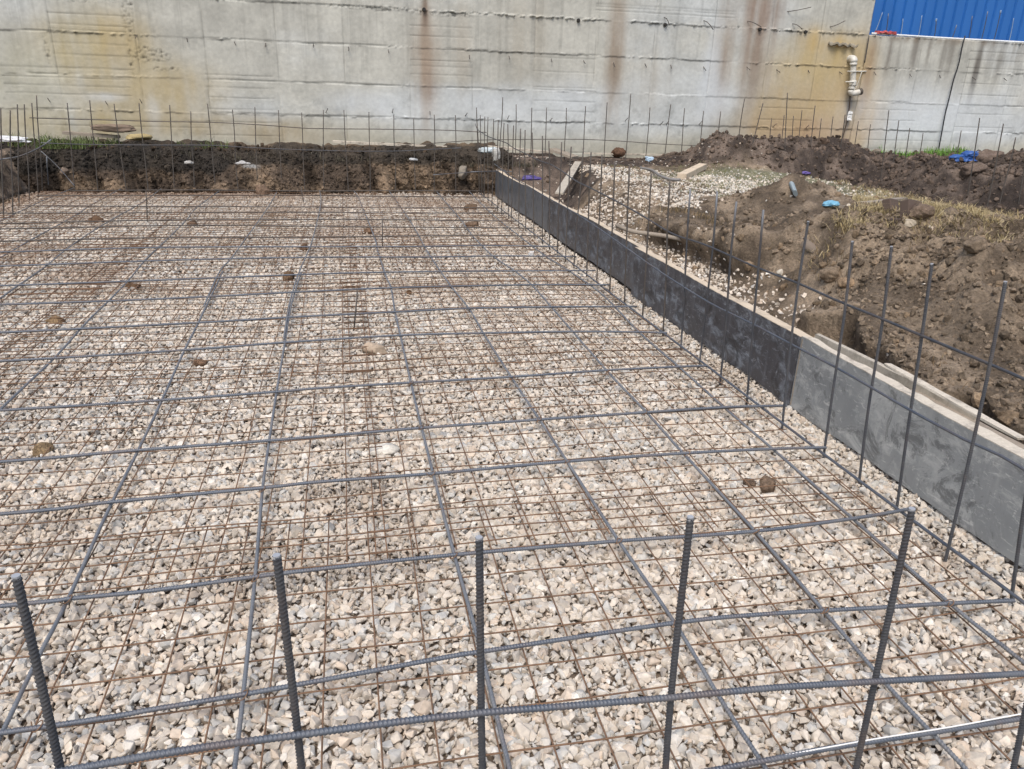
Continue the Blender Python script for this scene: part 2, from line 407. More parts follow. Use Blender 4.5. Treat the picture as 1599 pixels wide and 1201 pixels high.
BANK = (np.stack([U, By, Bz], -1)[:, :80].reshape(-1, 3), c[:, :80].reshape(-1, 3))
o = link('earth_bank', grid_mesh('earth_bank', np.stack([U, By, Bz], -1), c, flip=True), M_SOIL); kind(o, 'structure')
# left bank
u = np.arange(3.0, 13.6, 0.03); v = np.linspace(0, 1, 90); U, Vv = np.meshgrid(u, v, indexing='ij')
lx = -5.0+0.1*fbm(U*0.8, 0*U, 11, 3); s1 = np.clip(Vv/0.5, 0, 1); s2 = np.clip((Vv-0.5)/0.5, 0, 1)
tz = 0.60+0.05*fbm(U*1.5, 0*U, 12, 4)
Bx = -4.70+(lx+4.70)*s1-s2*5.0; Bz = -0.06+(tz+0.06)*(1-(1-s1)**1.4)
f = sst(0.02, 0.15, s1)*(1-sst(0, 0.2, s2))
Bx = Bx+f*(0.2*np.abs(fbm(U*2.4, Bz*0.8, 4, 3))+0.09*fbm(U*5, Bz*5, 8, 5))
Bz = Bz+(s2 > 0)*(0.04*fbm(U*4, Bx*4, 6, 4))
t = sst(-0.4, 0.5, fbm(U*1.8, Bz*3, 15, 5)); c = lin((84, 75, 68))*(1-t[..., None])+lin((150, 134, 118))*t[..., None]
o = link('earth_bank_side', grid_mesh('earth_bank_side', np.stack([Bx, U, Bz], -1), c), M_SOIL); kind(o, 'structure')

# ------------------------------------------------------------------ ground to the right of the formwork
def bump2(X, Y, cx, cy, rx, ry, a=0.0):
    dx, dy = X-cx, Y-cy; ca, sa = math.cos(a), math.sin(a)
    return np.exp(-(((dx*ca+dy*sa)/rx)**2+((-dx*sa+dy*ca)/ry)**2))
def side_h(X, Y, detail=True):
    wob = 0.18*fbm(X*0.9, Y*0.9, 21, 3)
    plat = 0.50+0.02*fbm(X, Y, 3, 2)
    # bank between the strip behind the formwork and the plateau
    x0 = np.interp(Y, [0, 2, 4.2, 5.4, 6.6, 7.8, 9.0, 10.5, 13.0], [2.75, 2.80, 2.95, 3.15, 3.25, 2.85, 2.75, 3.3, 3.6])
    w = np.interp(Y, [0, 4.2, 5.2, 5.8, 7.3, 8.0, 9.5, 10.5], [1.7, 1.5, 0.75, 0.16, 0.18, 0.9, 0.9, 0.45])
    wob = wob*np.where((Y > 5.5) & (Y < 7.6), 0.6, 1.0)
    low = np.interp(Y, [0, 4, 6, 8, 9.5, 10.5, 12.8, 13.4], [0.10, 0.14, 0.20, 0.24, 0.20, 0.04, 0.02, 0.56])
    t = sst(0, 1, (X+wob-x0)/w)
    z = low*(1-t)+plat*t
    if detail:
        e = 2.98+0.35*fbm(X*0.3, Y*1.6, 23, 4)+0.06*fbm(X*5, Y*5, 24, 3)
        z = z+0.20*sst(0, 0.10, X-e)*(1-0.75*sst(0.3, 1.5, X-e))*sst(4.9, 4.2, Y)
        rd = 1-np.abs(fbm(X*1.9+0.4*Y, Y*2.3, 25, 4, 0.6))*3.0
        z = z+0.10*np.clip(rd, -0.6, 1)*sst(0.15, 0.5, t)*sst(6.3, 5.2, Y)*sst(7.6, 6.8, X)
    # spoil heap along the near edge, crest about Y 5.5
    z = z+t*0.26*bump2(X, Y, 4.9, 4.9, 1.9, 1.25, 0.0)+0.10*t*bump2(X, Y, 3.8, 5.5, 0.6, 0.5)
    z = z+0.30*bump2(X, Y, 4.72, 7.55, 0.55, 0.42)+0.12*bump2(X, Y, 5.3, 6.7, 0.7, 0.5)
    z = z+0.05*bump2(X, Y, 3.6, 9.4, 0.7, 1.3)
    # trench parallel to the pit, spoil beyond it
    tr = sst(0, 1, (X-(7.45+wob*0.8))/0.35)*(1-sst(0, 1, (X-(8.95+wob))/0.9))*sst(13.0, 12.3, Y)
    z = z*(1-tr)+0.10*tr
    z = z+sst(0, 1, (X-(9.0+wob))/1.2)*(0.02+0.50*bump2(X, Y, 11.6, 10.4, 0.95, 1.5)+0.12*bump2(X, Y, 9.6, 10.2, 0.6, 1.6)+0.30*bump2(X, Y, 10.9, 7.6, 1.3, 1.2))*sst(14.6, 13.2, Y)
    # long heap in front of the wall
    z = z+0.36*np.exp(-((Y-13.55)/0.55)**2)*sst(6.0, 7.0, X)*(1-sst(9.3, 10.6, X))*(1+0.25*fbm(X*1.3, 0*X, 2, 3))
    if detail:
        rough = np.clip(0.25+1.0*sst(0.1, 0.9, t)*sst(6.6, 5.6, Y)+0.9*bump2(X, Y, 4.8, 7.5, 0.9, 0.7)+sst(0, 1, (X-7.6)/0.5)+0.9*np.exp(-((Y-13.5)/0.8)**2)*sst(5.6, 6.4, X)+0.6*(t*(1-t)*4), 0, 1.2)
        z = z+rough*(0.16*fbm(X*2.2, Y*2.2, 5, 5, 0.62)+0.065*lumps(X+0.08*fbm(X*5, Y*5), Y, 0.26)*sst(-0.1, 0.3, fbm(X*1.5, Y*1.5, 9, 2))+0.035*lumps(X, Y+0.03*fbm(X*8, Y*8), 0.12, 3)-0.03)
        far = sst(7.6, 8.4, X)+sst(12.9, 13.3, Y)*sst(5.9, 6.6, X)
        z = z+np.clip(far, 0, 1)*(0.12*lumps(X+0.08*fbm(X*4, Y*4), Y, 0.42, 5)+0.09*lumps(X, Y+0.06*fbm(X*6, Y*6), 0.21, 9)+0.07*fbm(X*4, Y*4, 8, 5, 0.65)-0.11)
        z = z+0.022*fbm(X*9, Y*9, 7, 4, 0.6)*(0.35+0.65*np.clip(rough, 0, 1))
    return z
def lip_over(X, Y, Z):
    xl = np.interp(Y, [5.4, 6.6, 7.6], [3.15, 3.25, 2.95])
    ov = 0.24*np.exp(-((X-xl-0.12)/0.22)**2)*sst(5.5, 5.9, Y)*sst(7.5, 7.1, Y)*np.clip((Z-0.24)/0.2, 0, 1)*(0.6+0.8*np.abs(fbm(X*3, Y*3, 81, 3)))
    return ov+0.09*np.exp(-((X-3.1)/0.3)**2)*sst(4.9, 4.3, Y)*np.clip((Z-0.2)/0.15, 0, 1)
def lay(X, Y, dz=0.0):
    Z = side_h(X, Y); return np.stack([X-lip_over(X, Y, Z), Y, Z+dz], 1)
xs = np.r_[np.arange(2.56, 7.0, 0.022), np.arange(7.0, 15.6, 0.035)]; ys = np.r_[np.arange(0.9, 7.6, 0.022), np.arange(7.6, 14.95, 0.035)]
X, Y = np.meshgrid(xs, ys, indexing='ij'); Z = side_h(X, Y)
Z = np.where(X < 2.60, Z-0.1, Z)
n1 = fbm(X*1.1, Y*1.1, 31, 5); n2 = fbm(X*5, Y*5, 33, 4)
t = sst(-0.5, 0.6, 0.45*n1+1.2*n2)
c = lin((102, 90, 77))*(1-t[..., None])+lin((158, 141, 121))*t[..., None]
# turf plateau greyer-green, straw further right, darker soil in trenches and heaps, trench floor darkest
plat = sst(0.2, 0.35, 0.5*bump2(X, Y, 6.6, 11.3, 2.0, 1.5)+0.4*bump2(X, Y, 6.0, 9.2, 1.2, 1.0)+0.12*n1)
g = lin((140, 140, 116)); c = c*(1-0.75*plat[..., None])+0.75*plat[..., None]*g*(1+0.35*n2[..., None])
st = sst(0.25, 0.5, bump2(X, Y, 6.7, 7.6, 1.2, 1.4)+0.2*n2)
c = c*(1-0.7*st[..., None])+0.7*st[..., None]*lin((178, 160, 126))*(1+0.25*n2[..., None])
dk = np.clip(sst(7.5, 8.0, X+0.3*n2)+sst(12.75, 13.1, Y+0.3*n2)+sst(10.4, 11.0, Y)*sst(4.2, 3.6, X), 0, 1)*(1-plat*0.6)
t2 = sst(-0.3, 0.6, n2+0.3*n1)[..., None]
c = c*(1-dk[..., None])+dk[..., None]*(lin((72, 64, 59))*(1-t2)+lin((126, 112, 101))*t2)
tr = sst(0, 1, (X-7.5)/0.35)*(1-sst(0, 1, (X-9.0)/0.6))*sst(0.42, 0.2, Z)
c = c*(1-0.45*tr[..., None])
ov = lip_over(X, Y, Z)                       # undercut lips: the turf edge hangs over the ditch
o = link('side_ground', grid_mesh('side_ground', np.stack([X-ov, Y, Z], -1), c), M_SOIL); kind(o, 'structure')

# ground under the green grass and beyond the wall stays inside 'ground'; loose stone on the right side
def poly_mask(X, Y, P):
    ins = np.zeros(X.shape, bool); n = len(P)
    for i in range(n):
        (x1, y1), (x2, y2) = P[i], P[(i+1) % n]
        c_ = ((y1 > Y) != (y2 > Y)) & (X < (x2-x1)*(Y-y1)/(y2-y1+1e-9)+x1); ins ^= c_
    return ins
parts = []
X, Y = jgrid(2.6, 7.6, 1.2, 14.0, 0.036)
nz = fbm(X*1.2, Y*1.2, 41, 4)
dens = np.zeros(X.shape)
heap = poly_mask(X, Y, [(2.75, 6.9), (3.5, 7.0), (4.2, 8.6), (5.6, 9.4), (6.0, 10.6), (5.4, 11.8), (4.4, 13.0), (3.9, 12.6), (3.7, 10.6), (2.8, 9.4)])
dens[heap] = 0.9
dens = np.maximum(dens, 0.75*sst(0.45, 0.0, X-np.interp(Y, [0, 3, 5, 7, 9], [2.6, 2.9, 3.15, 3.2, 3.2]))*sst(4.1, 4.8, Y)*sst(9.5, 8.5, Y))
dens[(side_h(X, Y) > 0.36) & (Y < 7.6)] *= 0.06
dens = np.maximum(dens, 0.30*bump2(X, Y, 6.3, 10.2, 1.5, 1.4)); dens = np.maximum(dens, 0.006+0.03*sst(7, 8, Y))
k = rng.random(X.shape) < dens*(0.75+0.9*nz); X, Y = X[k], Y[k]; n = len(X)
C = stone_colors(X, Y*0)*1.0; C = C*(0.9+0.25*rng.random(n))[:, None]
parts.append(scatter(PR_MID, lay(X, Y, rng.uniform(-0.004, 0.012, n)), rng.uniform(0.013, 0.03, n), C, 0.7))
V, T, C = merge(parts)
o = link('loose_gravel', raw_mesh('loose_gravel', V, T, False, C), M_STONE); kind(o, 'stuff')
o['label'] = 'loose pale stones heaped and scattered behind the formwork'
# clods of earth, small and large
parts = []
X, Y = jgrid(2.7, 15.0, 1.3, 14.6, 0.075); n1 = fbm(X*2, Y*2, 51, 3)
k = (rng.random(X.shape) < (0.35+0.8*n1)*np.where((X < 7.5) & (Y > 6.3) & (Y < 12.8), 0.25, 1.0)); X, Y = X[k], Y[k]; n = len(X)
sz = 0.010+0.052*rng.random(n)**6+0.03*rng.random(n)**2*sst(7.5, 9, X)
dk = sst(7.3, 8.3, X)+sst(12.6, 13.2, Y); dk = np.clip(dk, 0, 1)[:, None]
C = (lin((150, 130, 107))*(1-dk)+lin((104, 91, 81))*dk)*rng.uniform(0.6, 1.3, n)[:, None]
parts.append(scatter(PR_CLOD, lay(X, Y, -sz*0.05), sz, C, 0.8))
X, Y = jgrid(2.75, 7.4, 1.3, 7.4, 0.024); n1 = fbm(X*1.6, Y*1.6, 55, 3); k = (rng.random(X.shape) < (0.62+0.7*n1)) & (X > Y*0.75); X, Y = X[k], Y[k]; n = len(X)
sz = 0.005+0.026*rng.random(n)**4
parts.append(scatter(PR_MID, lay(X, Y, sz*0.2), sz, lin((158, 141, 121))*rng.uniform(0.45, 1.2, n)[:, None], 0.8))
X, Y = jgrid(5.6, 13.5, 6.6, 14.5, 0.06); k = ((X > 7.5) | (Y > 12.9)) & (rng.random(X.shape) < 0.55); X, Y = X[k], Y[k]; n = len(X)
sz = 0.012+0.055*rng.random(n)**3
parts.append(scatter(PR_CLOD, lay(X, Y, sz*0.25), sz, lin((112, 98, 87))*rng.uniform(0.5, 1.35, n)[:, None], 0.9))
X, Y = jgrid(2.8, 7.3, 1.6, 8.2, 0.034); n1 = fbm(X*2.2, Y*2.2, 57, 4); Zt = side_h(X, Y); k = (rng.random(X.shape) < 0.34+0.9*n1) & (Zt > 0.34) & ((X > Y*0.66) | (Y < 7.3) | (bump2(X, Y, 4.72, 7.55, 0.8, 0.6) > 0.3)) & (bump2(X, Y, 6.7, 7.9, 1.0, 1.0) < 0.5); X, Y = X[k], Y[k]; n = len(X)
sz = 0.009+0.032*rng.random(n)**4
parts.append(scatter(PR_CLOD, lay(X, Y, sz*0.25), sz, lin((142, 126, 108))*rng.uniform(0.5, 1.25, n)[:, None], 0.9))
ix = rng.choice(len(BANK[0]), 9000, replace=False); sz = 0.008+0.040*rng.random(9000)**4
parts.append(scatter(PR_CLOD, BANK[0][ix]+np.array([0, -0.004, 0]), sz, BANK[1][ix]*rng.uniform(0.65, 1.35, 9000)[:, None], 0.9))
for (x0, x1, y0, y1, s, zf) in ((-4.6, 2.4, 12.85, 13.15, 0.06, 0), (-7, 2.6, 13.4, 14.7, 0.07, 1), (-6.5, -5.05, 4, 13.3, 0.07, 1), (-4.75, -4.45, 5, 13.0, 0.06, 0)):
    X, Y = jgrid(x0, x1, y0, y1, s); k = rng.random(X.shape) < 0.4; X, Y = X[k], Y[k]; n = len(X)
    sz = 0.012+0.06*rng.random(n)**3
    parts.append(scatter(PR_MID, np.stack([X, Y, (0.62 if zf else 0.0)+0.2*sz+0*X], 1), sz, lin((84, 72, 60))*rng.uniform(0.55, 1.35, n)[:, None], 0.8))
V, T, C = merge(parts)
o = link('soil_clods', raw_mesh('soil_clods', V, T, False, C), M_SOIL); kind(o, 'stuff'); o['label'] = 'crumbled clods of brown earth'

# ------------------------------------------------------------------ retaining wall
WY = 14.8
ZJ = [0.02, 0.57, 1.145, 1.70, 2.345, 2.955, 3.62, 4.25]                     # course joints
XJ = [-6.9, -5.75, -4.55, -3.28, -2.2, -1.02, 0.13, 1.29, 2.44, 3.60, 4.78, 5.94, 7.16, 8.36, 9.45, 10.56, 11.84, 13.05, 14.2, 15.4, 16.6]
def wp(px, py): p = unY(px, py, WY); return p[0], p[2]
def wall_piece(name, x0, x1, z0, z1, label, thick=0.35):
    xs = np.arange(x0, x1+0.001, 0.019); zs = np.arange(z0, z1+0.001, 0.016)
    xs[-1] = x1; zs[-1] = z1
    X, Z = np.meshgrid(xs, zs, indexing='ij')
    wx = X+0.012*fbm(X*3, Z*3, 61, 3); wz = Z+0.010*fbm(X*1.5, Z*2, 62, 4)
    ci = np.clip(np.searchsorted(XJ, X.ravel()).reshape(X.shape), 1, len(XJ)-1); ri = np.clip(np.searchsorted(ZJ, Z.ravel()).reshape(Z.shape), 1, len(ZJ)-1)
    xj, zj = np.array(XJ), np.array(ZJ)
    D = 0.010*(_h(ci, ri, 5)-0.5)+0.006*(_h(ci*0+1, ri, 6)-0.5)+0.004*fbm(X*1.2, Z*1.2, 63, 3)     # each panel a little proud or shy
    dv = np.min(np.abs(wx[..., None]-xj), -1); dh = np.min(np.abs(wz[..., None]-zj), -1)
    jrow = np.argmin(np.abs(Z[..., None]-zj), -1)
    fin_amt = np.array([0, .3, 1.0, .4, 1.1, 2.0, 1, 1])[jrow]*sst(-0.35, 0.25, fbm(X*1.7, 0*X, 64, 3)+0.1)
    fin = sst(0.016, 0.003, np.abs(wz-zj[jrow]+0.02*fbm(X*16, 0*X, jrow*3.0, 3)))*np.clip(0.25+1.5*fbm(X*22, Z*10, 65, 3), 0, 1)*0.028*fin_amt
    cut = sst(0.016, 0.004, np.abs(wz-0.022-zj[jrow]+0.0))*0.0
    groove = sst(0.016, 0.003, dh)*0.016*sst(-0.2, 0.3, fbm(X*1.3+9, 0*X, 66, 2))+sst(0.014, 0.003, dv)*0.008*sst(-0.3, 0.2, fbm(0*X, Z*1.3+X*0.4, 67, 2))
    # board-marked panels
    bl = np.zeros(X.shape)
    def boards(pa, pb, n):
        nonlocal bl
        (xa, za), (xb, zb) = wp(*pa), wp(*pb); za, zb = max(za, zb), min(za, zb)
        inside = (X > xa) & (X < xb)
        for k in range(n+1):
            zz = zb+(za-zb)*k/n+0.008*math.sin(k*2.7+pa[0])
            bl = np.maximum(bl, inside*sst(0.014, 0.003, np.abs(Z-zz)))
    for a in (((72, 18), (205, 42), 1), ((75, 45), (205, 108), 3), ((0, 103), (205, 150), 3), ((320, 117), (432, 172), 3), ((640, 38), (738, 78), 2), ((640, 92), (738, 118), 2),
              ((834, 88), (928, 138), 2), ((834, 140), (928, 192), 3), ((1184, 168), (1265, 205), 2), ((1345, 170), (1425, 205), 2), ((1340, 218), (1470, 245), 2), ((1515, 80), (1599, 110), 2), ((1500, 130), (1590, 150), 1),
              ((1495, 178), (1580, 200), 1), ((60, 185), (330, 200), 1), ((320, 190), (440, 212), 1), ((930, 5), (1150, 28), 2)):
        boards(*a)
    # honeycombed patches of bare aggregate
    hc = np.zeros(X.shape)
    for (px, py, rx, rz, a) in ((232, 85, 0.36, 0.13, 1.0), (198, 15, 0.10, 0.55, 0.9), (262, 108, 0.25, 0.05, .7), (72, 75, 0.05, 0.4, .6), (205, 90, 0.05, 0.5, .6), (150, 3, 0.8, 0.03, .5), (590, 13, 1.0, 0.05, .8), (690, 22, 0.7, 0.05, .7), (1250, 48, .35, .05, .8), (1330, 50, .3, .05, .7), (1140, 43, .4, .04, .6)):
        x_, z_ = wp(px, py); hc = np.maximum(hc, a*np.exp(-(((X-x_)/rx)**2+((Z-z_)/rz)**2)**1.5))
    hcm = sst(0.25, 0.6, hc+0.25*fbm(X*6, Z*6, 68, 3))
    D = D+fin-groove-bl*0.0045+hcm*(0.034*lumps(X, Z, 0.05)-0.030)
    D = D+0.0015*fbm(X*30, Z*30, 69, 2)
    # colour: cement grey with panel tones, water runs, stains
    pt = _h(ci, ri, 8)-0.5
    base = lin((187, 186, 177))*(1+0.10*pt[..., None])
    big = fbm(X*0.5, Z*0.9, 70, 4)
    c = base*1.02*(1+0.18*big[..., None])
    cool = sst(0.0, 0.6, big+0.5*np.exp(-((Z-1.35)/0.5)**2)*sst(-1.5, 1.5, X))[..., None]*0.6
    c = c*(1-cool)+cool*lin((196, 202, 205))
    low = sst(1.15, 0.7, Z)[..., None]*0.5; c = c*(1-low)+low*lin((170, 164, 142))
    c = c*(1+0.24*fbm(X*2.5, Z*3, 78, 6, 0.62))[..., None]*(1+0.10*fbm(X*22, Z*22, 79, 3))[..., None]
    mott = sst(0.05, 0.5, fbm(X*5, Z*5, 71, 6, 0.65))[..., None]*sst(2.1, 1.2, Z)[..., None]*0.38; c = c*(1-mott)+mott*lin((120, 122, 118))
    runs = fbm(X*11, Z*0.35, 72, 5, 0.7)
    c = c*(1-0.15*sst(0.0, 0.5, runs)[..., None]*sst(1.2, 2.4, Z)[..., None])
    def stain(px, py, rx, rz, col, a, vert=0.0):
        nonlocal c
        x_, z_ = wp(px, py)
        d = ((X-x_)/rx)**2+((Z-z_)/rz)**2
        m = np.exp(-d**1.5)*a*np.clip(0.75+0.7*fbm(X*2.5, Z*1.2, px, 4)+vert*fbm(X*9, Z*0.4, px+3, 3), 0, 1.3)
        m = np.clip(m, 0, 0.95)[..., None]; c = c*(1-m)+m*lin(col)
    Yl, Br = (184, 164, 122), (120, 88, 66)
    for a in ((150, 90, 1.0, 0.75, (178, 164, 124), 0.75), (215, 140, 1.0, 0.5, (176, 160, 122), 0.7), (190, 60, 0.5, 0.4, (184, 162, 112), 0.6), (280, 150, 0.9, .5, (180, 160, 112), 0.5), (330, 195, 1.6, .22, (172, 150, 104), 0.6), (120, 190, 1.2, .3, (172, 152, 100), 0.6),
              (40, 120, .6, .6, (170, 165, 135), .4), (460, 215, .8, .18, (150, 128, 92), .45),
              (1265, 160, 1.25, 0.95, Yl, 0.85), (1310, 170, 0.9, 0.9, (188, 164, 120), 0.75), (1225, 165, 0.75, 0.6, (184, 164, 128), 0.65), (1250, 110, 0.9, 0.35, (190, 172, 134), 0.6), (1340, 190, 0.6, 0.5, (184, 158, 112), 0.6), (1328, 140, 0.42, 1.0, (190, 166, 120), 0.9), (1300, 190, 0.9, 0.6, (190, 164, 120), 0.7), (1345, 185, 0.35, 0.5, (186, 158, 112), 0.7), (1235, 205, 1.3, 0.35, (178, 154, 122), 0.6), (1290, 90, 0.9, 0.5, (190, 170, 126), 0.75), (1200, 190, 0.7, 0.45, (182, 160, 124), 0.7), (1345, 150, 0.35, 1.2, (180, 158, 116), 0.7), (1355, 120, 0.13, 0.9, (146, 116, 84), 0.6), (1270, 205, 1.4, 0.25, (176, 146, 114), 0.6), (1290, 62, 0.7, 0.25, (196, 168, 112), .5)):
        stain(*a, 0.3)
    for a in ((664, 75, 0.11, 1.1, (146, 130, 114), 0.55), (664, 110, 0.30, 0.9, (166, 148, 130), 0.5), (668, 140, .16, .4, (150, 128, 112), .5), (960, 80, 0.20, 1.3, (156, 142, 126), 0.7), (958, 120, .12, .5, (142, 128, 112), .6), (1130, 90, 0.22, 1.3, (156, 142, 128), 0.65), (1120, 120, .12, .5, (140, 126, 112), .6), (1185, 70, 0.42, 1.2, (152, 136, 122), 0.7), (1178, 110, .18, .6, (136, 122, 108), .6),
              (1195, 10, .5, .5, (140, 118, 102), .7), (1010, 120, .5, .7, (176, 170, 158), .4), (720, 80, .2, .8, (172, 162, 146), .4), (820, 60, .5, .8, (172, 164, 148), .35), (1325, 175, 0.05, 0.7, (105, 85, 65), 0.85), (664, 15, .05, .3, (120, 102, 88), .6)):
        stain(*a, 0.9)
    for px in (1388, 1402, 1430, 1452, 1475, 1486, 1530, 1548, 1566, 1582, 1596):
        stain(px, 78, rnd.uniform(.05, .13), rnd.uniform(.3, .75), (112, 106, 98), rnd.uniform(.5, .85), 0.9)
    stain(1522, 120, .08, .7, (105, 100, 94), .8, .9); stain(1480, 62, 1.9, .10, (120, 106, 90), .6, .9)
    for a in ((1110, 160, .5, .5), (900, 150, .6, .35), (1400, 180, 1.5, .7), (1500, 180, 1.8, .6), (580, 165, .9, .25), (780, 165, .9, .25), (240, 180, .12, .3), (165, 152, .3, .08), (1110, 110, .2, .8)):
        stain(*a, (208, 213, 216), 0.6, 0.2)
    if x0 > 9: c = c*1.04
    for z_, a in ((0.57, .3), (1.145, .75), (1.70, .5), (2.345, .8), (2.955, .8)):       # dark joint lines, with shade under the ragged fins painted in
        m = sst(0.026, 0.004, np.abs(wz-z_+0.010+0.012*fbm(X*12, 0*X, z_, 3)))*a*sst(-0.25, 0.2, fbm(X*2.5, 0*X+z_*9, 73, 4)); c = c*(1-0.80*m[..., None])
    m = sst(0.016, 0.002, dv)*0.5*sst(-0.25, 0.3, fbm(X*0.5, Z*2, 74, 3)); c = c*(1-0.6*m[..., None])
    c = c*(1-0.42*(bl*np.clip(0.6+fbm(X*2, Z*5, 75, 3), 0, 1))[..., None])
    c = c*(1-np.clip(0.75*hcm[..., None]*(1-lumps(X, Z, 0.05))[..., None]*1.6, 0, 0.8))
    P = np.stack([X, WY-D, Z], -1)
    me = grid_mesh(name, P, np.clip(c, 0.01, 0.9), smooth=True)
    # close the back, top and ends so it is a solid wall
    bm = bmesh.new(); bm.from_mesh(me); bd = [e for e in bm.edges if e.is_boundary]
    ex = bmesh.ops.extrude_edge_only(bm, edges=bd)
    for v_ in [g_ for g_ in ex['geom'] if isinstance(g_, bmesh.types.BMVert)]: v_.co.y = WY+thick
    bm.to_mesh(me); bm.free()
    me.materials.append(M_WALL)
    return tag(link(name, me), label, 'wall')
wall_a = wall_piece('retaining_wall', -7.0, 10.545, 0.0, 4.6, 'tall board-marked concrete wall with yellow and brown stains behind the pit')
wall_b = wall_piece('retaining_wall', 10.56, 16.6, 0.0, 2.955, 'lower whitish concrete wall with dark runs below the blue cladding')


# ------------------------------------------------------------------ things on and around the wall
def onside(px, py, zg=0.5, up=0.0):                      # where the line of sight first meets the ground
    d = ray(px, py); d = d/d[1]; ys_ = np.arange(1.5, 14.6, 0.02); xs_ = d[0]*ys_; zs_ = EYE+d[2]*ys_
    hit = (zs_ < side_h(xs_, ys_)) & (xs_ > 2.6); k = int(np.argmax(hit)) if hit.any() else len(ys_)-1
    return (float(xs_[k]), float(ys_[k]), float(zs_[k])+up)

ORD = ['zeroth', 'first', 'second', 'third', 'fourth', 'fifth', 'sixth', 'seventh', 'eighth', 'ninth', 'tenth', 'eleventh', 'twelfth', 'thirteenth', 'fourteenth', 'fifteenth', 'sixteenth', 'seventeenth', 'eighteenth', 'nineteenth', 'twentieth']
def ordw(n):
    if n <= 20: return ORD[n]
    return ('thirtieth' if n == 30 else ('twenty-' if n < 30 else 'thirty-')+ORD[n % 10])
# bent tie stubs left in the wall: parts of the wall
stubs = [(214, 53, 2), (291, 58, 2), (365, 63, 3), (415, 65, 2), (489, 67, 2), (544, 71, 2), (606, 76, 2), (733, 84, 3), (795, 86, 3), (861, 90, 3), (911, 93, 3), (958, 96, 3), (1007, 97, 3), (1048, 99, 3), (1098, 102, 3), (1166, 103, 3),
         (1212, 107, 3), (1262, 107, 3), (1310, 110, 3), (1365, 110, 3), (1421, 113, 3), (1468, 115, 3), (1518, 118, 3), (1567, 120, 3), (78, 160, 3), (168, 165, 2), (222, 163, 3), (508, 178, 3), (612, 178, 3), (672, 180, 2), (725, 184, 2), (792, 188, 2), (857, 191, 2), (975, 191, 2), (1030, 197, 3), (1040, 197, 3), (1090, 197, 2), (1206, 200, 2), (1258, 202, 2)]
def under(parent, child):
    child.parent = parent
for (px, py, k) in stubs:
    x, z = wp(px, py); L = 0.07+0.03*rnd.random(); up = 1 if py > 150 else -1
    P = [(x, WY+0.03, z), (x+rnd.uniform(-.02, .05), WY-0.06-rnd.uniform(0, .04), z+up*L)]
    tube('tie_stub', P, 0.0065, M_UPF, 6, parent=wall_a if x < 10.55 else wall_b)
for (px, py, qx, qy) in ((1037, 27, 1042, 40), (1098, 32, 1110, 47), (1166, 33, 1185, 43), (1237, 37, 1248, 46), (1295, 42, 1315, 33), (1228, 18, 1262, 12)):
    x, z = wp(px, py); x2, z2 = wp(qx, qy)
    tube('bent_rebar', [(x, WY+0.03, z), (x+(x2-x)*.2, WY-0.05, z+(z2-z)*.1), ((x+x2)/2, WY-0.09, z*.6+z2*.4), (x2, WY-0.10, z2)], 0.0075, M_UPF, 6, parent=wall_a)
for (px, py) in ((662, 15), (903, 32), (1038, 39), (1186, 46), (1257, 50)):                 # dark tie holes in plugs
    x, z = wp(px, py); bm = bmesh.new(); bmesh.ops.create_cone(bm, cap_ends=True, segments=14, radius1=0.035, radius2=0.028, depth=0.05)
    bmesh.ops.transform(bm, matrix=Matrix.Translation((x, WY-0.025, z)) @ Matrix.Rotation(math.pi/2, 4, 'X'), verts=bm.verts)
    bm_obj('tie_plug', bm, mat('dark_plug', (0.03, 0.028, 0.026), 0.9), wall_a)
# ragged concrete lip over the pipe
bm = bmesh.new(); bmesh.ops.create_grid(bm, x_segments=26, y_segments=6, size=0.5)
x, z = wp(1313, 72)
for v_ in bm.verts:
    a, b = v_.co.x, v_.co.y
    v_.co = Vector((x+a*0.62, WY-0.02-0.09*(0.5+b)*(0.8+0.4*math.sin(a*17)), z-0.02*a+0.02*math.sin(a*23+b*4)+0.01*rnd.random()))
ex = bmesh.ops.extrude_face_region(bm, geom=bm.faces[:])
for g_ in ex['geom']:
    if isinstance(g_, bmesh.types.BMVert): g_.co.z += 0.035
bm_obj('concrete_lip', bm, mat('raw_concrete', tuple(lin((150, 142, 126))), 0.95), wall_a)
# drain pipe
pvc = mat('grubby_pvc', (0.62, 0.60, 0.54), 0.45); n = N(pvc)
n.color(n.ramp(n.noise(9, 5, 0.7), [(0.35, (0.66, 0.65, 0.60)), (0.62, (0.55, 0.52, 0.45)), (0.8, (0.30, 0.25, 0.2))]))
E_ = bpy.data.objects.new('drain_pipe', None); COL.objects.link(E_)
x, z = wp(1327, 92); E_.location = (x, WY, z)
tag(E_, 'short white plastic drain pipe with elbows coming out of the stained wall', 'pipe')
def rel(P): return [tuple(Vector(p)-E_.location) for p in P]
x1, z1 = wp(1325, 130); yy = WY-0.14
def cyl(name, P, r, m, par, sides=18): 
    return link(name, tube_mesh(name, [np.array(rel(P))], r, sides, 0, 0.02, True), m, par)
cyl('elbow', [(x, WY+0.15, z), (x, WY-0.06, z), (x, yy, z-0.03), (x+0.005, yy, z-0.12)], 0.072, pvc, E_)
cyl('pipe', [(x+0.005, yy, z-0.10), (x1, yy, z1)], 0.058, pvc, E_)
cyl('collar', [(x1, yy, z1+0.05), (x1, yy, z1-0.05)], 0.070, pvc, E_)
x2, z2 = wp(1322, 142)
cyl('elbow', [(x1, yy, z1-0.04), (x1-0.005, yy, z1-0.09), (x2+0.005, yy, z2-0.02), (x2+0.07, yy-0.01, z2-0.045), (x2+0.20, yy-0.03, z2-0.01)], 0.060, pvc, E_)
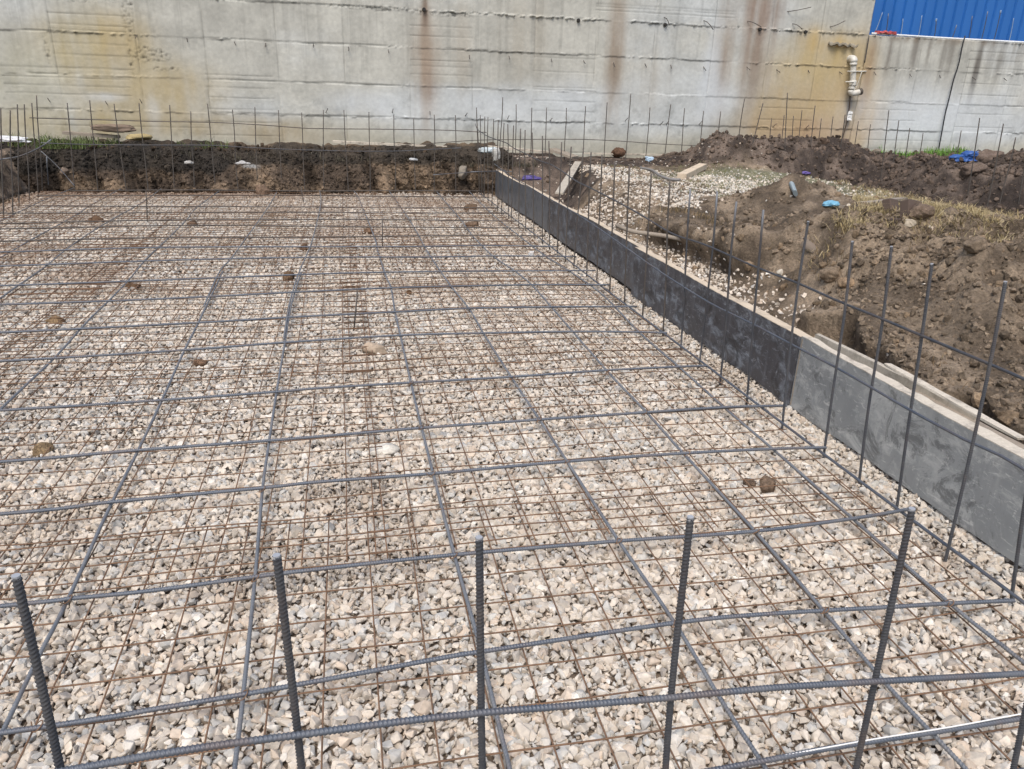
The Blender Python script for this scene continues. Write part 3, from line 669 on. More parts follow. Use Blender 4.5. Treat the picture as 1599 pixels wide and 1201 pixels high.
cyl('pipe_mouth', [(x2+0.17, yy-0.03, z2-0.015), (x2+0.225, yy-0.03, z2-0.003)], 0.066, mat('dark_rubber', (0.09, 0.075, 0.06), 0.8), E_)
for zz in (z-0.24, z1+0.02):
    cyl('strap', [(x-0.09, yy+0.02, zz), (x-0.05, yy-0.062, zz), (x+0.05, yy-0.062, zz), (x+0.10, yy+0.01, zz), (x+0.16, WY-0.03, zz+0.01), (x+(0.42 if zz > z1+0.1 else 0.2), WY-0.02, zz+0.02)], 0.012, pvc, E_, 8)
tube('bracket_rod', rel([(x+0.30, WY-0.04, z-0.24), (x+0.24, WY-0.05, z1-0.05), (x+0.18, WY-0.05, z2-0.02)]), 0.007, pvc, 6, parent=E_)
# hanging cable and the leaning conduit by the wall joint
pts = [(1507, 56), (1502, 75), (1497, 100), (1489, 125), (1483, 150), (1476, 178), (1471, 205), (1466, 232), (1462, 258)]
tag(tube('cable', [tuple(np.array([*unY(px, py, WY-0.06)])) for px, py in pts], 0.013, mat('black_rubber', (0.025, 0.025, 0.028), 0.6), 8), 'black cable hanging loosely down the whitish wall', 'cable')
pts = [(1328, 142), (1326, 170), (1322, 192), (1316, 215), (1313, 226)]
tag(tube('cable', [tuple(unY(px, py, WY-0.05)) for px, py in pts], 0.012, mat('brown_cable', (0.09, 0.065, 0.045), 0.8), 8), 'thin brown cable running down from the drain pipe mouth', 'cable')
pts = [(1357, 56), (1354, 75), (1350, 98)]
tag(tube('conduit', [tuple(unY(px, py, WY-0.05)) for px, py in pts], 0.012, M_UPF, 8), 'thin dark rod against the wall joint below the blue cladding', 'rod')
o = bm_obj('paper_scrap', box_bm((0.10, 0.01, 0.17), Matrix.Translation(unY(1327, 181, WY-0.085)), 0.003, 4, 0.012, 4), mat('white_paper', (0.75, 0.75, 0.73), 0.8)); tag(o, 'white scrap stuck on the cable under the drain pipe', 'scrap')

# blue metal shed behind the lower wall
blue = mat('blue_coated_steel', (0.022, 0.12, 0.42), 0.38, 0.0, 0.5); n = N(blue)
n.color(n.ramp(n.noise(1.2, 5, 0.6, (1, 1, 0.3)), [(0.3, (0.020, 0.125, 0.40)), (0.7, (0.026, 0.15, 0.47))]))
S = bpy.data.objects.new('metal_shed', None); COL.objects.link(S); S.location = (17, 16.3, 0)
tag(S, 'bright blue ribbed metal shed standing behind the lower wall', 'shed')
def corrugated(name, x0, x1, y, z0, z1, pitch=0.262):
    prof = []; x = x0; k = 0
    while x < x1:
        prof += [(x, 0), (x+pitch*0.66, 0), (x+pitch*0.76, 0.045), (x+pitch*0.90, 0.045)]; x += pitch
    V, Q = [], []
    for i, (a, b) in enumerate(prof):
        for (zz, dy) in ((z0, 0), (z1, 0), (z1, 0.06), (z0, 0.06)): V.append((a-17, y+b+dy-16.3, zz))
    for i in range(len(prof)-1):
        for j in range(4): a = i*4+j; b = i*4+(j+1) % 4; Q.append((a, b, b+4, a+4))
    return link(name, raw_mesh(name, V, Q, False), blue, S)
corrugated('cladding', 11.1, 24.0, 16.3, 2.2, 6.5)
bm_obj('roof', box_bm((13.4, 8, 0.15), Matrix.Translation((0.4, 3.8, 6.65)), 0.01), mat('grey_roof', (0.25, 0.26, 0.27), 0.6), S)
bm_obj('end_wall', box_bm((0.12, 7.8, 4.5), Matrix.Translation((-5.98, 4.02, 4.35)), 0.01), blue, S)
bm_obj('corner_trim', box_bm((0.09, 0.09, 4.3), Matrix.Translation((-5.98, -0.05, 4.35)), 0.006), mat('white_trim', (0.7, 0.72, 0.75), 0.4), S)
# white rail and rebar stubs on the lower wall
pa, pb = unY(1357, 55.5, WY+0.05), unY(1605, 68, WY+0.05)
tag(tube('white_rail', [(10.62, WY+0.03, 2.985), (12.8, WY+0.04, 2.975), (16.5, WY+0.03, 2.985)], 0.018, mat('white_paint', (0.75, 0.77, 0.78), 0.5), 8), 'thin white rail lying along the top of the lower wall', 'rail')
whitet = mat('white_tipped', (0.22, 0.30, 0.42), 0.5)
for k, (a, b, c_, d_) in enumerate(((235, 120, 175, 235), (292, 130, 265, 345), (433, 180, 408, 350), (615, 150, 580, 350), (755, 185, 735, 365), (950, 240, 897, 370), (1100, 155, 1070, 375), (1250, 110, 1187, 385), (1375, 105, 1305, 400), (1500, 175, 1455, 400))):
    t_, b_ = unY(1340+.162*a, .162*b, WY+.12), unY(1340+.162*c_, .162*d_, WY+.12); b_[2] = min(b_[2], 2.9) if k else b_[2]
    if k == 0: b_ = np.array([10.72, WY+.12, 2.9])
    o = tube('wall_rebar', [tuple(b_), tuple((b_+t_)/2+[0.01, 0, 0]), tuple(t_)], 0.008, whitet if k in (0, 2, 3, 9) else M_UPR, 6)
    tag(o, '%s rebar stub from the white corner on top of the lower wall' % ordw(k+1), 'rebar', 'rebar stubs on top of the lower wall')
    if k in (4, 8): link('tip', tube_mesh('tip', [np.array([t_-b_-[0, 0, .05], t_-b_+[0, 0, .01]])], 0.015, 8, 0, .02), whitet, o)
o = bm_obj('rag', box_bm((0.42, 0.14, 0.05), None, 0.01, 8, 0.018, 3), mat('red_cloth', (0.50, 0.10, 0.10), 0.9)); o.location = (10.95, WY+0.05, 3.01); tag(o, 'small faded red rag lying on the corner of the lower wall', 'rag')

# ------------------------------------------------------------------ formwork along the pit
BX = 2.465
for k, (y0, y1, m, lab, wood) in enumerate(((0.60, 3.555, M_BGREY, 'grey worn shuttering board nearest the camera, with pale timber on its top edge', M_WOODW), (3.560, 6.10, M_BDARK, 'scuffed black shuttering board, second from the near end', M_WOOD),
                                             (6.105, 9.25, M_BDARK, 'dark shuttering board, third from the near end', M_WOOD), (9.255, 12.75, M_BMID, 'slate grey shuttering board at the far end by the earth bank', M_WOOD))):
    e = bpy.data.objects.new('formwork_panel', None); COL.objects.link(e); e.location = (BX, (y0+y1)/2, 0); tag(e, lab, 'formwork', 'formwork panels along the pit')
    L = y1-y0; dx = (0.0, -0.012, 0.04, 0.045)[k]
    ny = int(L/0.05); V = []
    def wav(y): return dx+0.008*math.sin(y*1.7+k)+0.004*math.sin(y*5.1)
    tops = []
    for i in range(ny+1):
        y = y0+L*i/ny; zt = 0.425+0.006*math.sin(y*2.1+k*2)+rnd.uniform(-.0015, .0015); zb = 0.015+0.012*fbm(y*3, k, 2.0)
        x = wav(y); tops.append((x, y, zt))
        V += [(x, y-e.location.y, float(zb)), (x, y-e.location.y, zt), (x+0.018, y-e.location.y, zt), (x+0.018, y-e.location.y, float(zb))]
    Q = []
    for i in range(ny):
        for j in range(4): a = i*4+j; b = i*4+(j+1) % 4; Q.append((a, b, b+4, a+4))
    Q += [(3, 2, 1, 0), (ny*4, ny*4+1, ny*4+2, ny*4+3)]
    o = link('plywood', raw_mesh('plywood', V, Q, False), m, e)
    # light raw ply edge on top
    V = [(x+s, y-e.location.y, z_+dz) for (x, y, z_) in tops for (s, dz) in ((0.001, 0.0005), (0.001, 0.004), (0.0175, 0.004), (0.0175, 0.0005))]
    link('ply_edge', raw_mesh('ply_edge', V, Q, False), wood, e)
    # timber waler behind the ply, flush with its top
    V = []
    for i, (x, y, z_) in enumerate(tops):
        w_ = 0.055+0.006*math.sin(y*9+k); zt = z_-0.004+0.005*math.sin(y*3.3+k)
        x = x+0.0215
        V += [(x, y-e.location.y, zt-0.10), (x, y-e.location.y, zt), (x+w_, y-e.location.y, zt+0.002*math.sin(y*31)), (x+w_, y-e.location.y, zt-0.10)]
    link('waler', raw_mesh('waler', V, Q, False), wood, e)
    for yy in (y0+0.35, y0+L/2, y1-0.35):
        beam('stake', (0.115, yy-e.location.y, -0.15), (0.12, yy-e.location.y, 0.36), 0.04, 0.05, M_WOODG, e, cuts=0)
    if k == 0:
        beam('joint_strip', (-0.004, y1-0.012-e.location.y, 0.02), (-0.004, y1-0.012-e.location.y, 0.42), 0.010, 0.006, M_WOODG, e, cuts=8, wob=0.002)
def pl(name, a, b, w, h, m, label, cat, seed=0, roll=0.0):
    o = beam(name, a, b, w, h, m, roll=roll, seed=seed, wob=0.002); mid = [(a[i]+b[i])/2 for i in range(3)]; origin(o, mid); return tag(o, label, cat)
pl('timber_batten', (2.60, 3.62, 0.40), (2.80, 2.62, 0.33), 0.03, 0.045, M_WOODG2, 'pale sawn batten lying behind the second joint of the shuttering', 'batten', 1)
pl('timber_batten', (2.62, 3.05, 0.44), (2.585, 2.2, 0.43), 0.04, 0.012, M_WOODW, 'pale splintered lath on the top edge of the nearest shuttering board', 'batten', 2)
pl('timber_batten', (2.72, 2.95, 0.33), (2.83, 2.30, 0.27), 0.06, 0.02, M_WOODG, 'grey weathered batten behind the nearest shuttering board', 'batten', 3)
pl('timber_plank', un(873, 302, .40), un(903, 253, .56), 0.11, 0.025, M_WOODG2, 'pale plank laid from the shuttering up onto the gravel heap', 'plank', 4)
# a crooked weathered lath behind the formwork, and a bent bar next to it
pts = [un(963, 352, .43), un(990, 362, .40), un(1040, 369, .38), (un(1090, 380, .37)), un(1120, 388, .34), un(1143, 393, .30)]
tag(tube('branch', [tuple(p) for p in pts], 0.022, M_WOODG, 7, step=0.05), 'long crooked grey stick lying behind the shuttering', 'stick')
pts = [un(1000, 262, .52), un(1018, 266, .54), un(1030, 274, .55), un(1046, 280, .56), un(1062, 281, .56)]
tag(tube('hose', [tuple(p) for p in pts], 0.022, mat('grey_hose', (0.22, 0.21, 0.20), 0.7), 8, step=0.04), 'dusty grey hose end lying on the gravel heap', 'hose')
pts = [un(941, 261, .53), un(965, 260, .54), un(985, 262, .54)]
tag(tube('wire_piece', [tuple(p) for p in pts], 0.007, M_RUST, 5), 'short thin wire lying flat on the gravel heap', 'wire')
a = onside(1064, 281, .5, .05); b = onside(1097, 264, .5, .05)
pl('timber_block', tuple(a), tuple(b), 0.14, 0.085, M_WOOD, 'pale thick timber offcut lying on the turf by the gravel heap', 'timber', 6)
a, b = onside(1308, 327, .5, .03), onside(1410, 314, .5, .03)
pl('timber_plank', tuple(a), tuple(b), 0.10, 0.03, M_WOODG, 'long grey weathered plank lying in the straw', 'plank', 7)
pl('timber_plank', (-0.14, 14.30, 0.735), (2.15, 14.45, 0.655), 0.12, 0.04, M_WOODW, 'long pale plank lying on the ledge at the foot of the wall', 'plank', 8)
a, b = unY(762, 229, 14.2), unY(862, 238, 14.2)
pl('timber_plank', tuple(a), tuple(b), 0.15, 0.04, M_WOODW, 'pale plank between the corner rebars and the wall', 'plank', 9)
a, b = unY(862, 233, 14.0), unY(898, 246, 13.7)
pl('timber_plank', tuple(a), tuple(b), 0.30, 0.04, M_WOODG, 'wide grey plank sloping down at the end of the pale one', 'plank', 10)
pl('white_rail', tuple(unY(912, 239.5, 14.6)), tuple(unY(1046, 242, 14.6)), 0.03, 0.03, M_WOODW, 'thin pale lath along the foot of the wall left of the earth heap', 'lath', 11)
pl('timber_plank', tuple(unY(100, 207, 14.3)), tuple(unY(186, 214, 14.3)), 0.20, 0.045, M_WOODG, 'grey board half buried under the concrete slab piece', 'plank', 12)

# ------------------------------------------------------------------ loose rocks, rubble, bricks, litter
def rock(name, loc, size, rgb, label, cat='stone', seed=0, flat=0.6, rough=1.0):
    bm = bmesh.new(); bmesh.ops.create_icosphere(bm, subdivisions=4, radius=1)
    V = np.array([v.co[:] for v in bm.verts]); r = random.Random(seed)
    d = np.ones(len(V))*1.0
    for _ in range(11):                                                # cleavage planes
        nrm = Vector([r.gauss(0, 1) for _ in range(3)]).normalized(); k = r.uniform(0.6, 0.9)
        p = V@np.array(nrm[:]); d = np.where(p*d > k, np.minimum(d, k/np.maximum(p, 1e-3)), d)
    d = d*(1+(0.30 if cat == 'clod' else 0.12)*rough*fbm(V[:, 0]*1.6+seed, V[:, 1]*1.6, V[:, 2]*1.6, 5, 0.6)+0.05*rough*fbm(V[:, 0]*9, V[:, 1]*9, V[:, 2]*9+seed, 2))
    V = V*d[:, None]*np.array(size); a = r.uniform(0, 3); ca, sa = math.cos(a)*1, math.sin(a)*1
    for v, c_ in zip(bm.verts, V): v.co = c_
    me = bpy.data.meshes.new(name); bm.to_mesh(me); bm.free()
    at = me.color_attributes.new('tint', 'FLOAT_COLOR', 'POINT'); cc = np.ones((len(V), 4), np.float32); cc[:, :3] = lin(rgb)*(1.25 if cat == 'clod' else 1.0)*(1+0.25*fbm(V[:, 0]*20, V[:, 1]*20, V[:, 2]*20, 3))[:, None]
    at.data.foreach_set('color', cc.ravel())
    for p in me.polygons: p.use_smooth = True
    o = link(name, me, M_SOIL if cat == 'clod' else M_STONE); o.location = loc; o.rotation_euler = (0, 0, r.uniform(-.4, .4)); return tag(o, label, cat)
def onpit(px, py, z=0.02): p = un(px, py, z); return (p[0], p[1], z)
rocks = [(586, 545, (.105, .06, .045), (172, 154, 134), 'large flat tan stone lying in the middle of the gravel', 'stone'), (598, 703, (.09, .05, .03), (214, 208, 196), 'large whitish flat stone half sunk in the gravel', 'stone'),
         (313, 567, (.06, .04, .028), (120, 96, 78), 'brown clod left of the middle, beside a lengthwise bar', 'clod'), (86, 502, (.11, .05, .035), (134, 112, 86), 'wide brown clod at the left side of the mat', 'clod'),
         (450, 434, (.09, .06, .05), (104, 84, 66), 'dark clod under the lapped lengthwise bars', 'clod'), (150, 343, (.16, .09, .05), (102, 82, 66), 'long dark clod near the far left of the pit', 'clod'), (208, 447, (.11, .05, .028), (108, 86, 66), 'thin brown clod beside the second crossing on the left', 'clod'),
         (300, 350, (.10, .08, .04), (112, 92, 76), 'small dark clod far back between two lengthwise bars', 'clod'), (68, 703, (.07, .04, .03), (138, 118, 92), 'tan clod near the left edge of the mat', 'clod'), (638, 458, (.045, .04, .025), (110, 84, 62), 'small round brown clod just above the tan stone', 'clod'),
         (1197, 757, (.065, .05, .042), (122, 104, 88), 'lumpy brown clod near the grey shuttering', 'clod'), (1170, 755, (.045, .035, .025), (112, 96, 82), 'smaller brown clod touching the lumpy one', 'clod'), (1166, 640, (.03, .025, .012), (128, 108, 90), 'flat small clod amid the crossing near the uprights', 'clod'),
         (475, 388, (.07, .05, .04), (104, 84, 68), 'dark clod behind the lapped bars, far away', 'clod'), (575, 362, (.10, .06, .035), (116, 94, 76), 'brown clod far back near the short upright', 'clod'), (410, 300, (.20, .12, .09), (124, 104, 88), 'big brown clod at the foot of the back bank', 'clod'),
         (735, 325, (.20, .10, .05), (108, 90, 74), 'dark heap of crumbs near the far right of the mat', 'clod'), (738, 352, (.16, .09, .04), (112, 94, 78), 'low dark clod before the far corner', 'clod')]
for i, (px, py, sz, rgb, lab, cat) in enumerate(rocks):
    rock('stone' if cat == 'stone' else 'clod', onpit(px, py, sz[2]*0.6), (sz[0]*(.66 if cat == 'clod' else .85), sz[1]*(.75 if cat == 'clod' else 1), sz[2]*(1.3 if cat == 'clod' else 1.2)), rgb, lab, cat, 20+i)
for i, (px, py, sz, rgb, lab, cat) in enumerate(((1300, 432, (.10, .08, .07), (134, 118, 100), 'big rounded brown clod on the spoil slope', 'clod'), (1322, 447, (.085, .07, .06), (150, 128, 104), 'brown clod right below the big rounded one', 'clod'), (1368, 412, (.04, .03, .025), (140, 122, 102), 'small pale clod on the spoil slope beside the third tall bar', 'clod'),
        (1520, 388, (.10, .07, .06), (130, 115, 98), 'wide clod half sunk in the upper spoil slope', 'clod'), (1220, 428, (.05, .03, .03), (190, 182, 168), 'pale curved stone chip in the ditch behind the shuttering', 'stone'), (1436, 337, (.14, .09, .07), (120, 104, 90), 'dark clod beside the second brick', 'clod'),
        (1418, 352, (.06, .05, .04), (176, 164, 146), 'pale small stone in front of the bricks', 'stone'), (966, 235, (.14, .12, .12), (98, 76, 62), 'rounded earth lump on the ledge against the wall', 'clod'), (1285, 219, (.14, .12, .10), (84, 70, 60), 'knob of earth on top of the long heap', 'clod'),
        (1540, 245, (.26, .22, .20), (112, 98, 88), 'huge brown clod to the right of the blue bag', 'clod'), (1520, 272, (.20, .2, .14), (112, 98, 88), 'wide dark clod below the blue bag', 'clod'), (1370, 232, (.12, .1, .06), (128, 120, 108), 'grey flat stone at the right end of the long heap', 'stone'))):
    rock('stone' if cat == 'stone' else 'clod', onside(px, py, .5, sz[2]*.3) if py > 250 else onside(px, py+4), sz, rgb, lab, cat, 60+i)
rock('concrete_rubble', tuple(unY(175, 200, 14.25)), (.42, .2, .075), (128, 112, 98), 'flat brown slab of broken concrete lying on the ledge by the yellow wall', 'rubble', 90, rough=1.3)
rock('concrete_rubble', tuple(unY(216, 214, 14.0)), (.22, .12, .06), (168, 152, 112), 'small yellowish rubble piece right of the brown slab', 'rubble', 91)
rock('concrete_rubble', tuple(unY(722, 270, 12.98)), (.11, .09, .12), (140, 132, 120), 'pale rubble lump bedded in the bank near the corner', 'rubble', 92, rough=1.8)
rock('concrete_rubble', tuple(unY(100, 268, 13.0)), (.07, .07, .07), (118, 104, 92), 'pinkish stone bedded in the bank on the left', 'rubble', 93, rough=1.4)
brick = mat('brown_brick', (0.10, 0.07, 0.055), 0.9); N(brick).normal(N(brick).bump(N(brick).noise(40, 5, .7), .5, .004))
for i, (px, py, rz, lab) in enumerate(((1389, 334, .5, 'brown brick standing on end in the straw, the left one'), (1420, 341, .3, 'brown brick standing on end in the straw, the right one'), (1402, 347, 1.4, 'brown brick lying flat before the two standing ones'))):
    p = onside(px, py)
    bm = box_bm((0.17, 0.08, 0.15) if i < 2 else (0.24, .12, .06), Matrix.Rotation(0.15, 4, 'Y'), 0.008, 2, 0.003, i)
    o = bm_obj('brick', bm, brick); o.location = (p[0], p[1], p[2]+(0.06 if i < 2 else 0.0)); o.rotation_euler = (-0.35 if i < 2 else 0, 0, rz); tag(o, lab, 'brick', 'loose bricks in the straw')
def crumple(name, loc, size, col_, label, cat, seed, rough=0.45, dead=0.0):
    bm = bmesh.new(); bmesh.ops.create_icosphere(bm, subdivisions=4, radius=1)
    for v in bm.verts:
        c_ = v.co; f_ = lambda k: float(vnoise(c_.x*k+seed, c_.y*k, c_.z*k+seed)); d = 0.85+0.45*f_(1.1)+0.22*abs(f_(2.6))+0.12*abs(f_(5.5))-0.10*abs(f_(9.0))
        v.co = Vector((c_.x*size[0]*d, c_.y*size[1]*d, max(-0.5, c_.z)*size[2]*d))
    m = mat(name+'_film', col_, rough, 0, 0.6); o = bm_obj(name, bm, m); o.location = loc; return tag(o, label, cat)
crumple('plastic_bag', onside(1508, 251, .5, .05), (.24, .16, .10), (0.025, 0.09, 0.30), 'dark blue plastic bag on the earth near the right edge', 'bag', 1)
crumple('plastic_bag', onside(1523, 251, .5, .08), (.08, .09, .07), (0.14, 0.30, 0.55), 'light blue bag end showing from the dark blue bag', 'bag', 2)
crumple('plastic_bag', onside(1298, 323, .5, .03), (.09, .07, .035), (0.16, 0.38, 0.52), 'sky blue crumpled plastic at the end of the weathered plank', 'bag', 3)
crumple('plastic_bag', onside(1016, 252, .5, .03), (.11, .08, .06), (0.42, 0.55, 0.68), 'pale blue crumpled plastic beyond the gravel heap', 'bag', 4)
crumple('plastic_bag', onside(1256, 272, .45, .02), (.10, .07, .03), (0.14, 0.10, 0.32), 'purple plastic bag at the foot of the long heap', 'bag', 5)
crumple('plastic_bag', tuple(un(776, 285, .12)), (.09, .07, .16), (0.10, 0.08, 0.34), 'purple plastic wrapped at the far end of the shuttering', 'bag', 6)
crumple('plastic_bag', tuple(un(827, 279, .30)), (.16, .10, .05), (0.07, 0.05, 0.20), 'dark violet plastic strip behind the far shuttering', 'bag', 7)
crumple('plastic_sheet', tuple(unY(766, 235, 13.5)), (.20, .12, .06), (0.50, 0.56, 0.58), 'white and pale blue plastic on the corner of the bank', 'plastic', 8)
crumple('plastic_sheet', tuple(unY(774, 246, 13.2)), (.07, .06, .14), (0.42, 0.41, 0.38), 'dirty white plastic hanging over the bank corner', 'plastic', 9)
crumple('plastic_sheet', tuple(unY(645, 249, 12.92)), (.06, .04, .03), (0.48, 0.49, 0.50), 'small white plastic strip in the middle of the back bank', 'plastic', 10)
crumple('plastic_sheet', tuple(unY(295, 254, 12.90)), (.08, .04, .03), (0.36, 0.35, 0.33), 'grey white plastic sticking out of the back bank', 'plastic', 11)
crumple('plastic_sheet', tuple(unY(378, 255, 12.90)), (.10, .04, .03), (0.42, 0.41, 0.40), 'whitish plastic shreds in the back bank, right of the grey ones', 'plastic', 12)
crumple('plastic_sheet', tuple(unY(18, 218, 12.6)), (.30, .12, .05), (0.66, 0.67, 0.68), 'white plastic under the grass on the left bank', 'plastic', 13)
crumple('plastic_sheet', tuple(un(829, 397, .03)), (.03, .03, .03), (0.7, 0.7, 0.68), 'small white wrapper on the gravel beside a bent lengthwise bar', 'wrapper', 14)
# paper cup / pale carton on the small heap
p = onside(1238, 303, .6, .05)
bm = bmesh.new(); bmesh.ops.create_cone(bm, cap_ends=True, segments=20, radius1=0.04, radius2=0.05, depth=0.17)
o = bm_obj('plastic_tub', bm, mat('pale_blue_tub', (0.26, 0.31, 0.33), 0.6), smooth=False); o.location = p; o.scale = (1, .55, 1); o.rotation_euler = (-0.9, 0.9, 0.3); tag(o, 'pale blue grey crushed tub lying behind the small earth heap', 'tub')
p = onside(1258, 395, .4, .05)                         # half tile bedded in the slope
pth = [(0.05*math.cos(t_), 0.0, 0.05*math.sin(t_)) for t_ in np.linspace(0.2, 2.9, 10)]
V, Q = [], []
for (a, _, b) in pth:
    for (s, yy) in ((1, -.06), (1, .06), (.85, .06), (.85, -.06)): V.append((a*s, yy, b*s))
for i in range(9):
    for j in range(4): a = i*4+j; b = i*4+(j+1) % 4; Q.append((a, b, b+4, a+4))
Q += [(0, 1, 2, 3), (39, 38, 37, 36)]
o = link('roof_tile', raw_mesh('roof_tile', V, Q), mat('tile_clay', (0.22, 0.18, 0.145), 0.9)); o.location = p; o.rotation_euler = (0.6, -0.5, 0.9); tag(o, 'curved broken tile sticking out of the spoil slope', 'tile')

# ------------------------------------------------------------------ grass, straw and roots
def blades(name, spots, n, L, w, cols, label, lean=0.5, droop=0.4):
    V, T, C = [], [], []
    for (x, y, z, rr) in spots:
        hs = rnd.uniform(.35, 1.25)
        for _ in range(n):
            a = rnd.uniform(0, 6.28); rad = rr*math.sqrt(rnd.random()); bx, by = x+rad*math.cos(a), y+rad*math.sin(a)
            bz = z(bx, by) if callable(z) else z
            h = L*rnd.uniform(.2, 1.3)*hs; d = rnd.uniform(0, 6.28); ln = rnd.uniform(0, lean)*h
            dx, dy = math.cos(d), math.sin(d); px, py = -dy*w/2, dx*w/2; o_ = len(V); cc = lin(rnd.choice(cols))*rnd.uniform(.7, 1.2)
            m_ = (bx+dx*ln*.4, by+dy*ln*.4, bz+h*.6); t_ = (bx+dx*ln, by+dy*ln, bz+h*(1-droop*rnd.random()))
            V += [(bx-px, by-py, bz-.01), (bx+px, by+py, bz-.01), (m_[0]-px*.8, m_[1]-py*.8, m_[2]), (m_[0]+px*.8, m_[1]+py*.8, m_[2]), t_]
            T += [(o_, o_+1, o_+3), (o_, o_+3, o_+2), (o_+2, o_+3, o_+4)]; C += [cc]*5
    o = link(name, raw_mesh(name, V, T, False, np.array(C)), M_GRASS); kind(o, 'stuff'); o['label'] = label; return o
M_GRASS = mat('grass_blades', rough=0.7, spec=0.2); n = N(M_GRASS); n.color(n.attr())
sh = lambda x, y: float(side_h(x, y))
G1 = [(78, 96, 50), (100, 118, 70), (94, 104, 62)]; G2 = [(190, 174, 136), (170, 154, 118), (140, 126, 94), (156, 138, 98)]; G3 = [(124, 126, 92), (140, 138, 104), (112, 112, 80)]; G4 = [(104, 150, 60), (90, 132, 50), (120, 160, 74)]
sp = [(rnd.uniform(-6, -3.6), rnd.uniform(13.5, 14.5), .62, .12) for _ in range(80)]+[(rnd.uniform(-6.5, -5.1), rnd.uniform(7.5, 13.4), .6, .14) for _ in range(40)]+[(-4.25+rnd.uniform(-.35, .35), 13.6+rnd.uniform(-.2, .2), .62, .12) for _ in range(26)]+[(-2.3+rnd.uniform(-.3, .4), 13.75, .62, .1) for _ in range(6)]
blades('grass', sp, 26, .17, .008, G1+[(120, 124, 84)], 'green grass tufts on the ledge at the left', 1.2)
sp = [(rnd.uniform(11.0, 13.2), rnd.uniform(14.25, 14.7), sh, .15) for _ in range(70)]
blades('grass', sp, 26, .15, .010, G4+[(120, 138, 84)], 'bright green grass at the foot of the whitish wall', 1.1)
sp = []
for _ in range(420):
    x, y = rnd.uniform(4.3, 8.3), rnd.uniform(8.2, 13.0)
    if x < 7.5-0.3*max(0, y-11.5): sp.append((x, y, sh, .14))
blades('grass', sp, 16, .05, .006, G3, 'thin trampled turf on the plateau', .9)
sp = []
for _ in range(240):
    x, y = rnd.gauss(6.7, .65), rnd.gauss(7.5, .75)
    if x > 5.3 and x < 7.7: sp.append((x, y, sh, .12))
for _ in range(60): sp.append((5.1+rnd.gauss(0, .12), 6.35+rnd.gauss(0, .15), sh, .08))
for _ in range(60): sp.append((6.9+rnd.gauss(0, .3), 6.6+rnd.gauss(0, .25), sh, .1))
for (px, py, rr_, k_) in ((1460, 330, .25, 40), (1500, 345, .22, 34), (1570, 350, .3, 30), (1330, 350, .15, 20), (1360, 300, .3, 20)):
    x, y, _ = onside(px, py)
    for _k in range(k_): sp.append((x+rnd.gauss(0, rr_), y+rnd.gauss(0, rr_), sh, .09))
blades('straw', sp, 34, .085, .005, G2, 'dry yellow straw lying between the spoil heaps', 2.6, .9)
sp = [(rnd.uniform(2.75, 7), rnd.uniform(1.8, 6.4), sh, .06) for _ in range(110)]+[(un(px, py, .5)[0]+rnd.gauss(0, .06), un(px, py, .5)[1]+rnd.gauss(0, .06), sh, .06) for (px, py) in ((1000, 325), (1015, 335), (1035, 335), (1060, 335), (1080, 338), (1100, 345), (1120, 352), (985, 330)) for _ in range(9)]+[(rnd.uniform(7.6, 12), rnd.uniform(7, 12.5), sh, .08) for _ in range(60)]
blades('dead_roots', sp, 7, .09, .004, [(150, 130, 96), (120, 100, 74), (96, 84, 60)], 'dry roots and stalks sticking out of the earth', 1.6, .8)
# dark rootlets hanging over the back bank
sp = [(rnd.uniform(2.0, 3.4), 13.1+rnd.uniform(0, .25), .45, .05) for _ in range(60)]+[(rnd.uniform(-4.6, 2), 13.3, .5, .06) for _ in range(60)]
blades('dead_roots', sp, 10, .16, .006, [(92, 88, 76), (70, 66, 54), (120, 112, 96)], 'dark rootlets along the lip of the back bank', 1.2, 1.6)

# ------------------------------------------------------------------ rusty welded wire mesh sheets on the stones
def sheet(x0, x1, y0, y1, z, rot, ext=0.03):
    cx_, cy_ = (x0+x1)/2, (y0+y1)/2; ca, sa = math.cos(rot), math.sin(rot); paths = []
    ph = rnd.uniform(0, 100)
    def hgt(x, y): return z+0.008*math.sin(x*1.9+ph)+0.008*math.sin(y*2.3+ph*2)+0.004*math.sin(x*6+y*4+ph)+0.02*max(0, float(vnoise(x*.6+ph, y*.6)))
    def pt(x, y, dz):
        xr, yr = cx_+(x-cx_)*ca-(y-cy_)*sa, cy_+(x-cx_)*sa+(y-cy_)*ca
        return (xr, yr, hgt(xr, yr)+dz)
    nx = int(round((x1-x0)/0.15)); ny = int(round((y1-y0)/0.15))
    for i in range(nx+1):
        x = x0+i*0.15+rnd.gauss(0, .002)
        a1, a2, a3 = rnd.gauss(0, .004), rnd.gauss(0, .004), rnd.uniform(0, 6)
        paths.append([pt(x+a1*math.sin(t_*3+a3), y0-ext+(y1-y0+2*ext)*t_, 0) for t_ in np.linspace(0, 1, 9)])
    for j in range(ny+1):
        y = y0+j*0.15+rnd.gauss(0, .002); a1, a3 = rnd.gauss(0, .004), rnd.uniform(0, 6)
        paths.append([pt(x0-ext+(x1-x0+2*ext)*t_, y+a1*math.sin(t_*4+a3), 0.0045) for t_ in np.linspace(0, 1, 13)])
    me = tube_mesh('wire_mesh', [np.array(p) for p in paths], 0.0028 if y1 < 6 else 0.0032, 5, 0, 0.20)
    o = link('wire_mesh', me, M_RUST); origin(o, (cx_, cy_, z)); return o
rows = [(0.35, 2.75), (2.42, 4.6), (4.40, 6.62), (6.45, 8.5), (8.35, 10.4), (10.25, 12.75)]
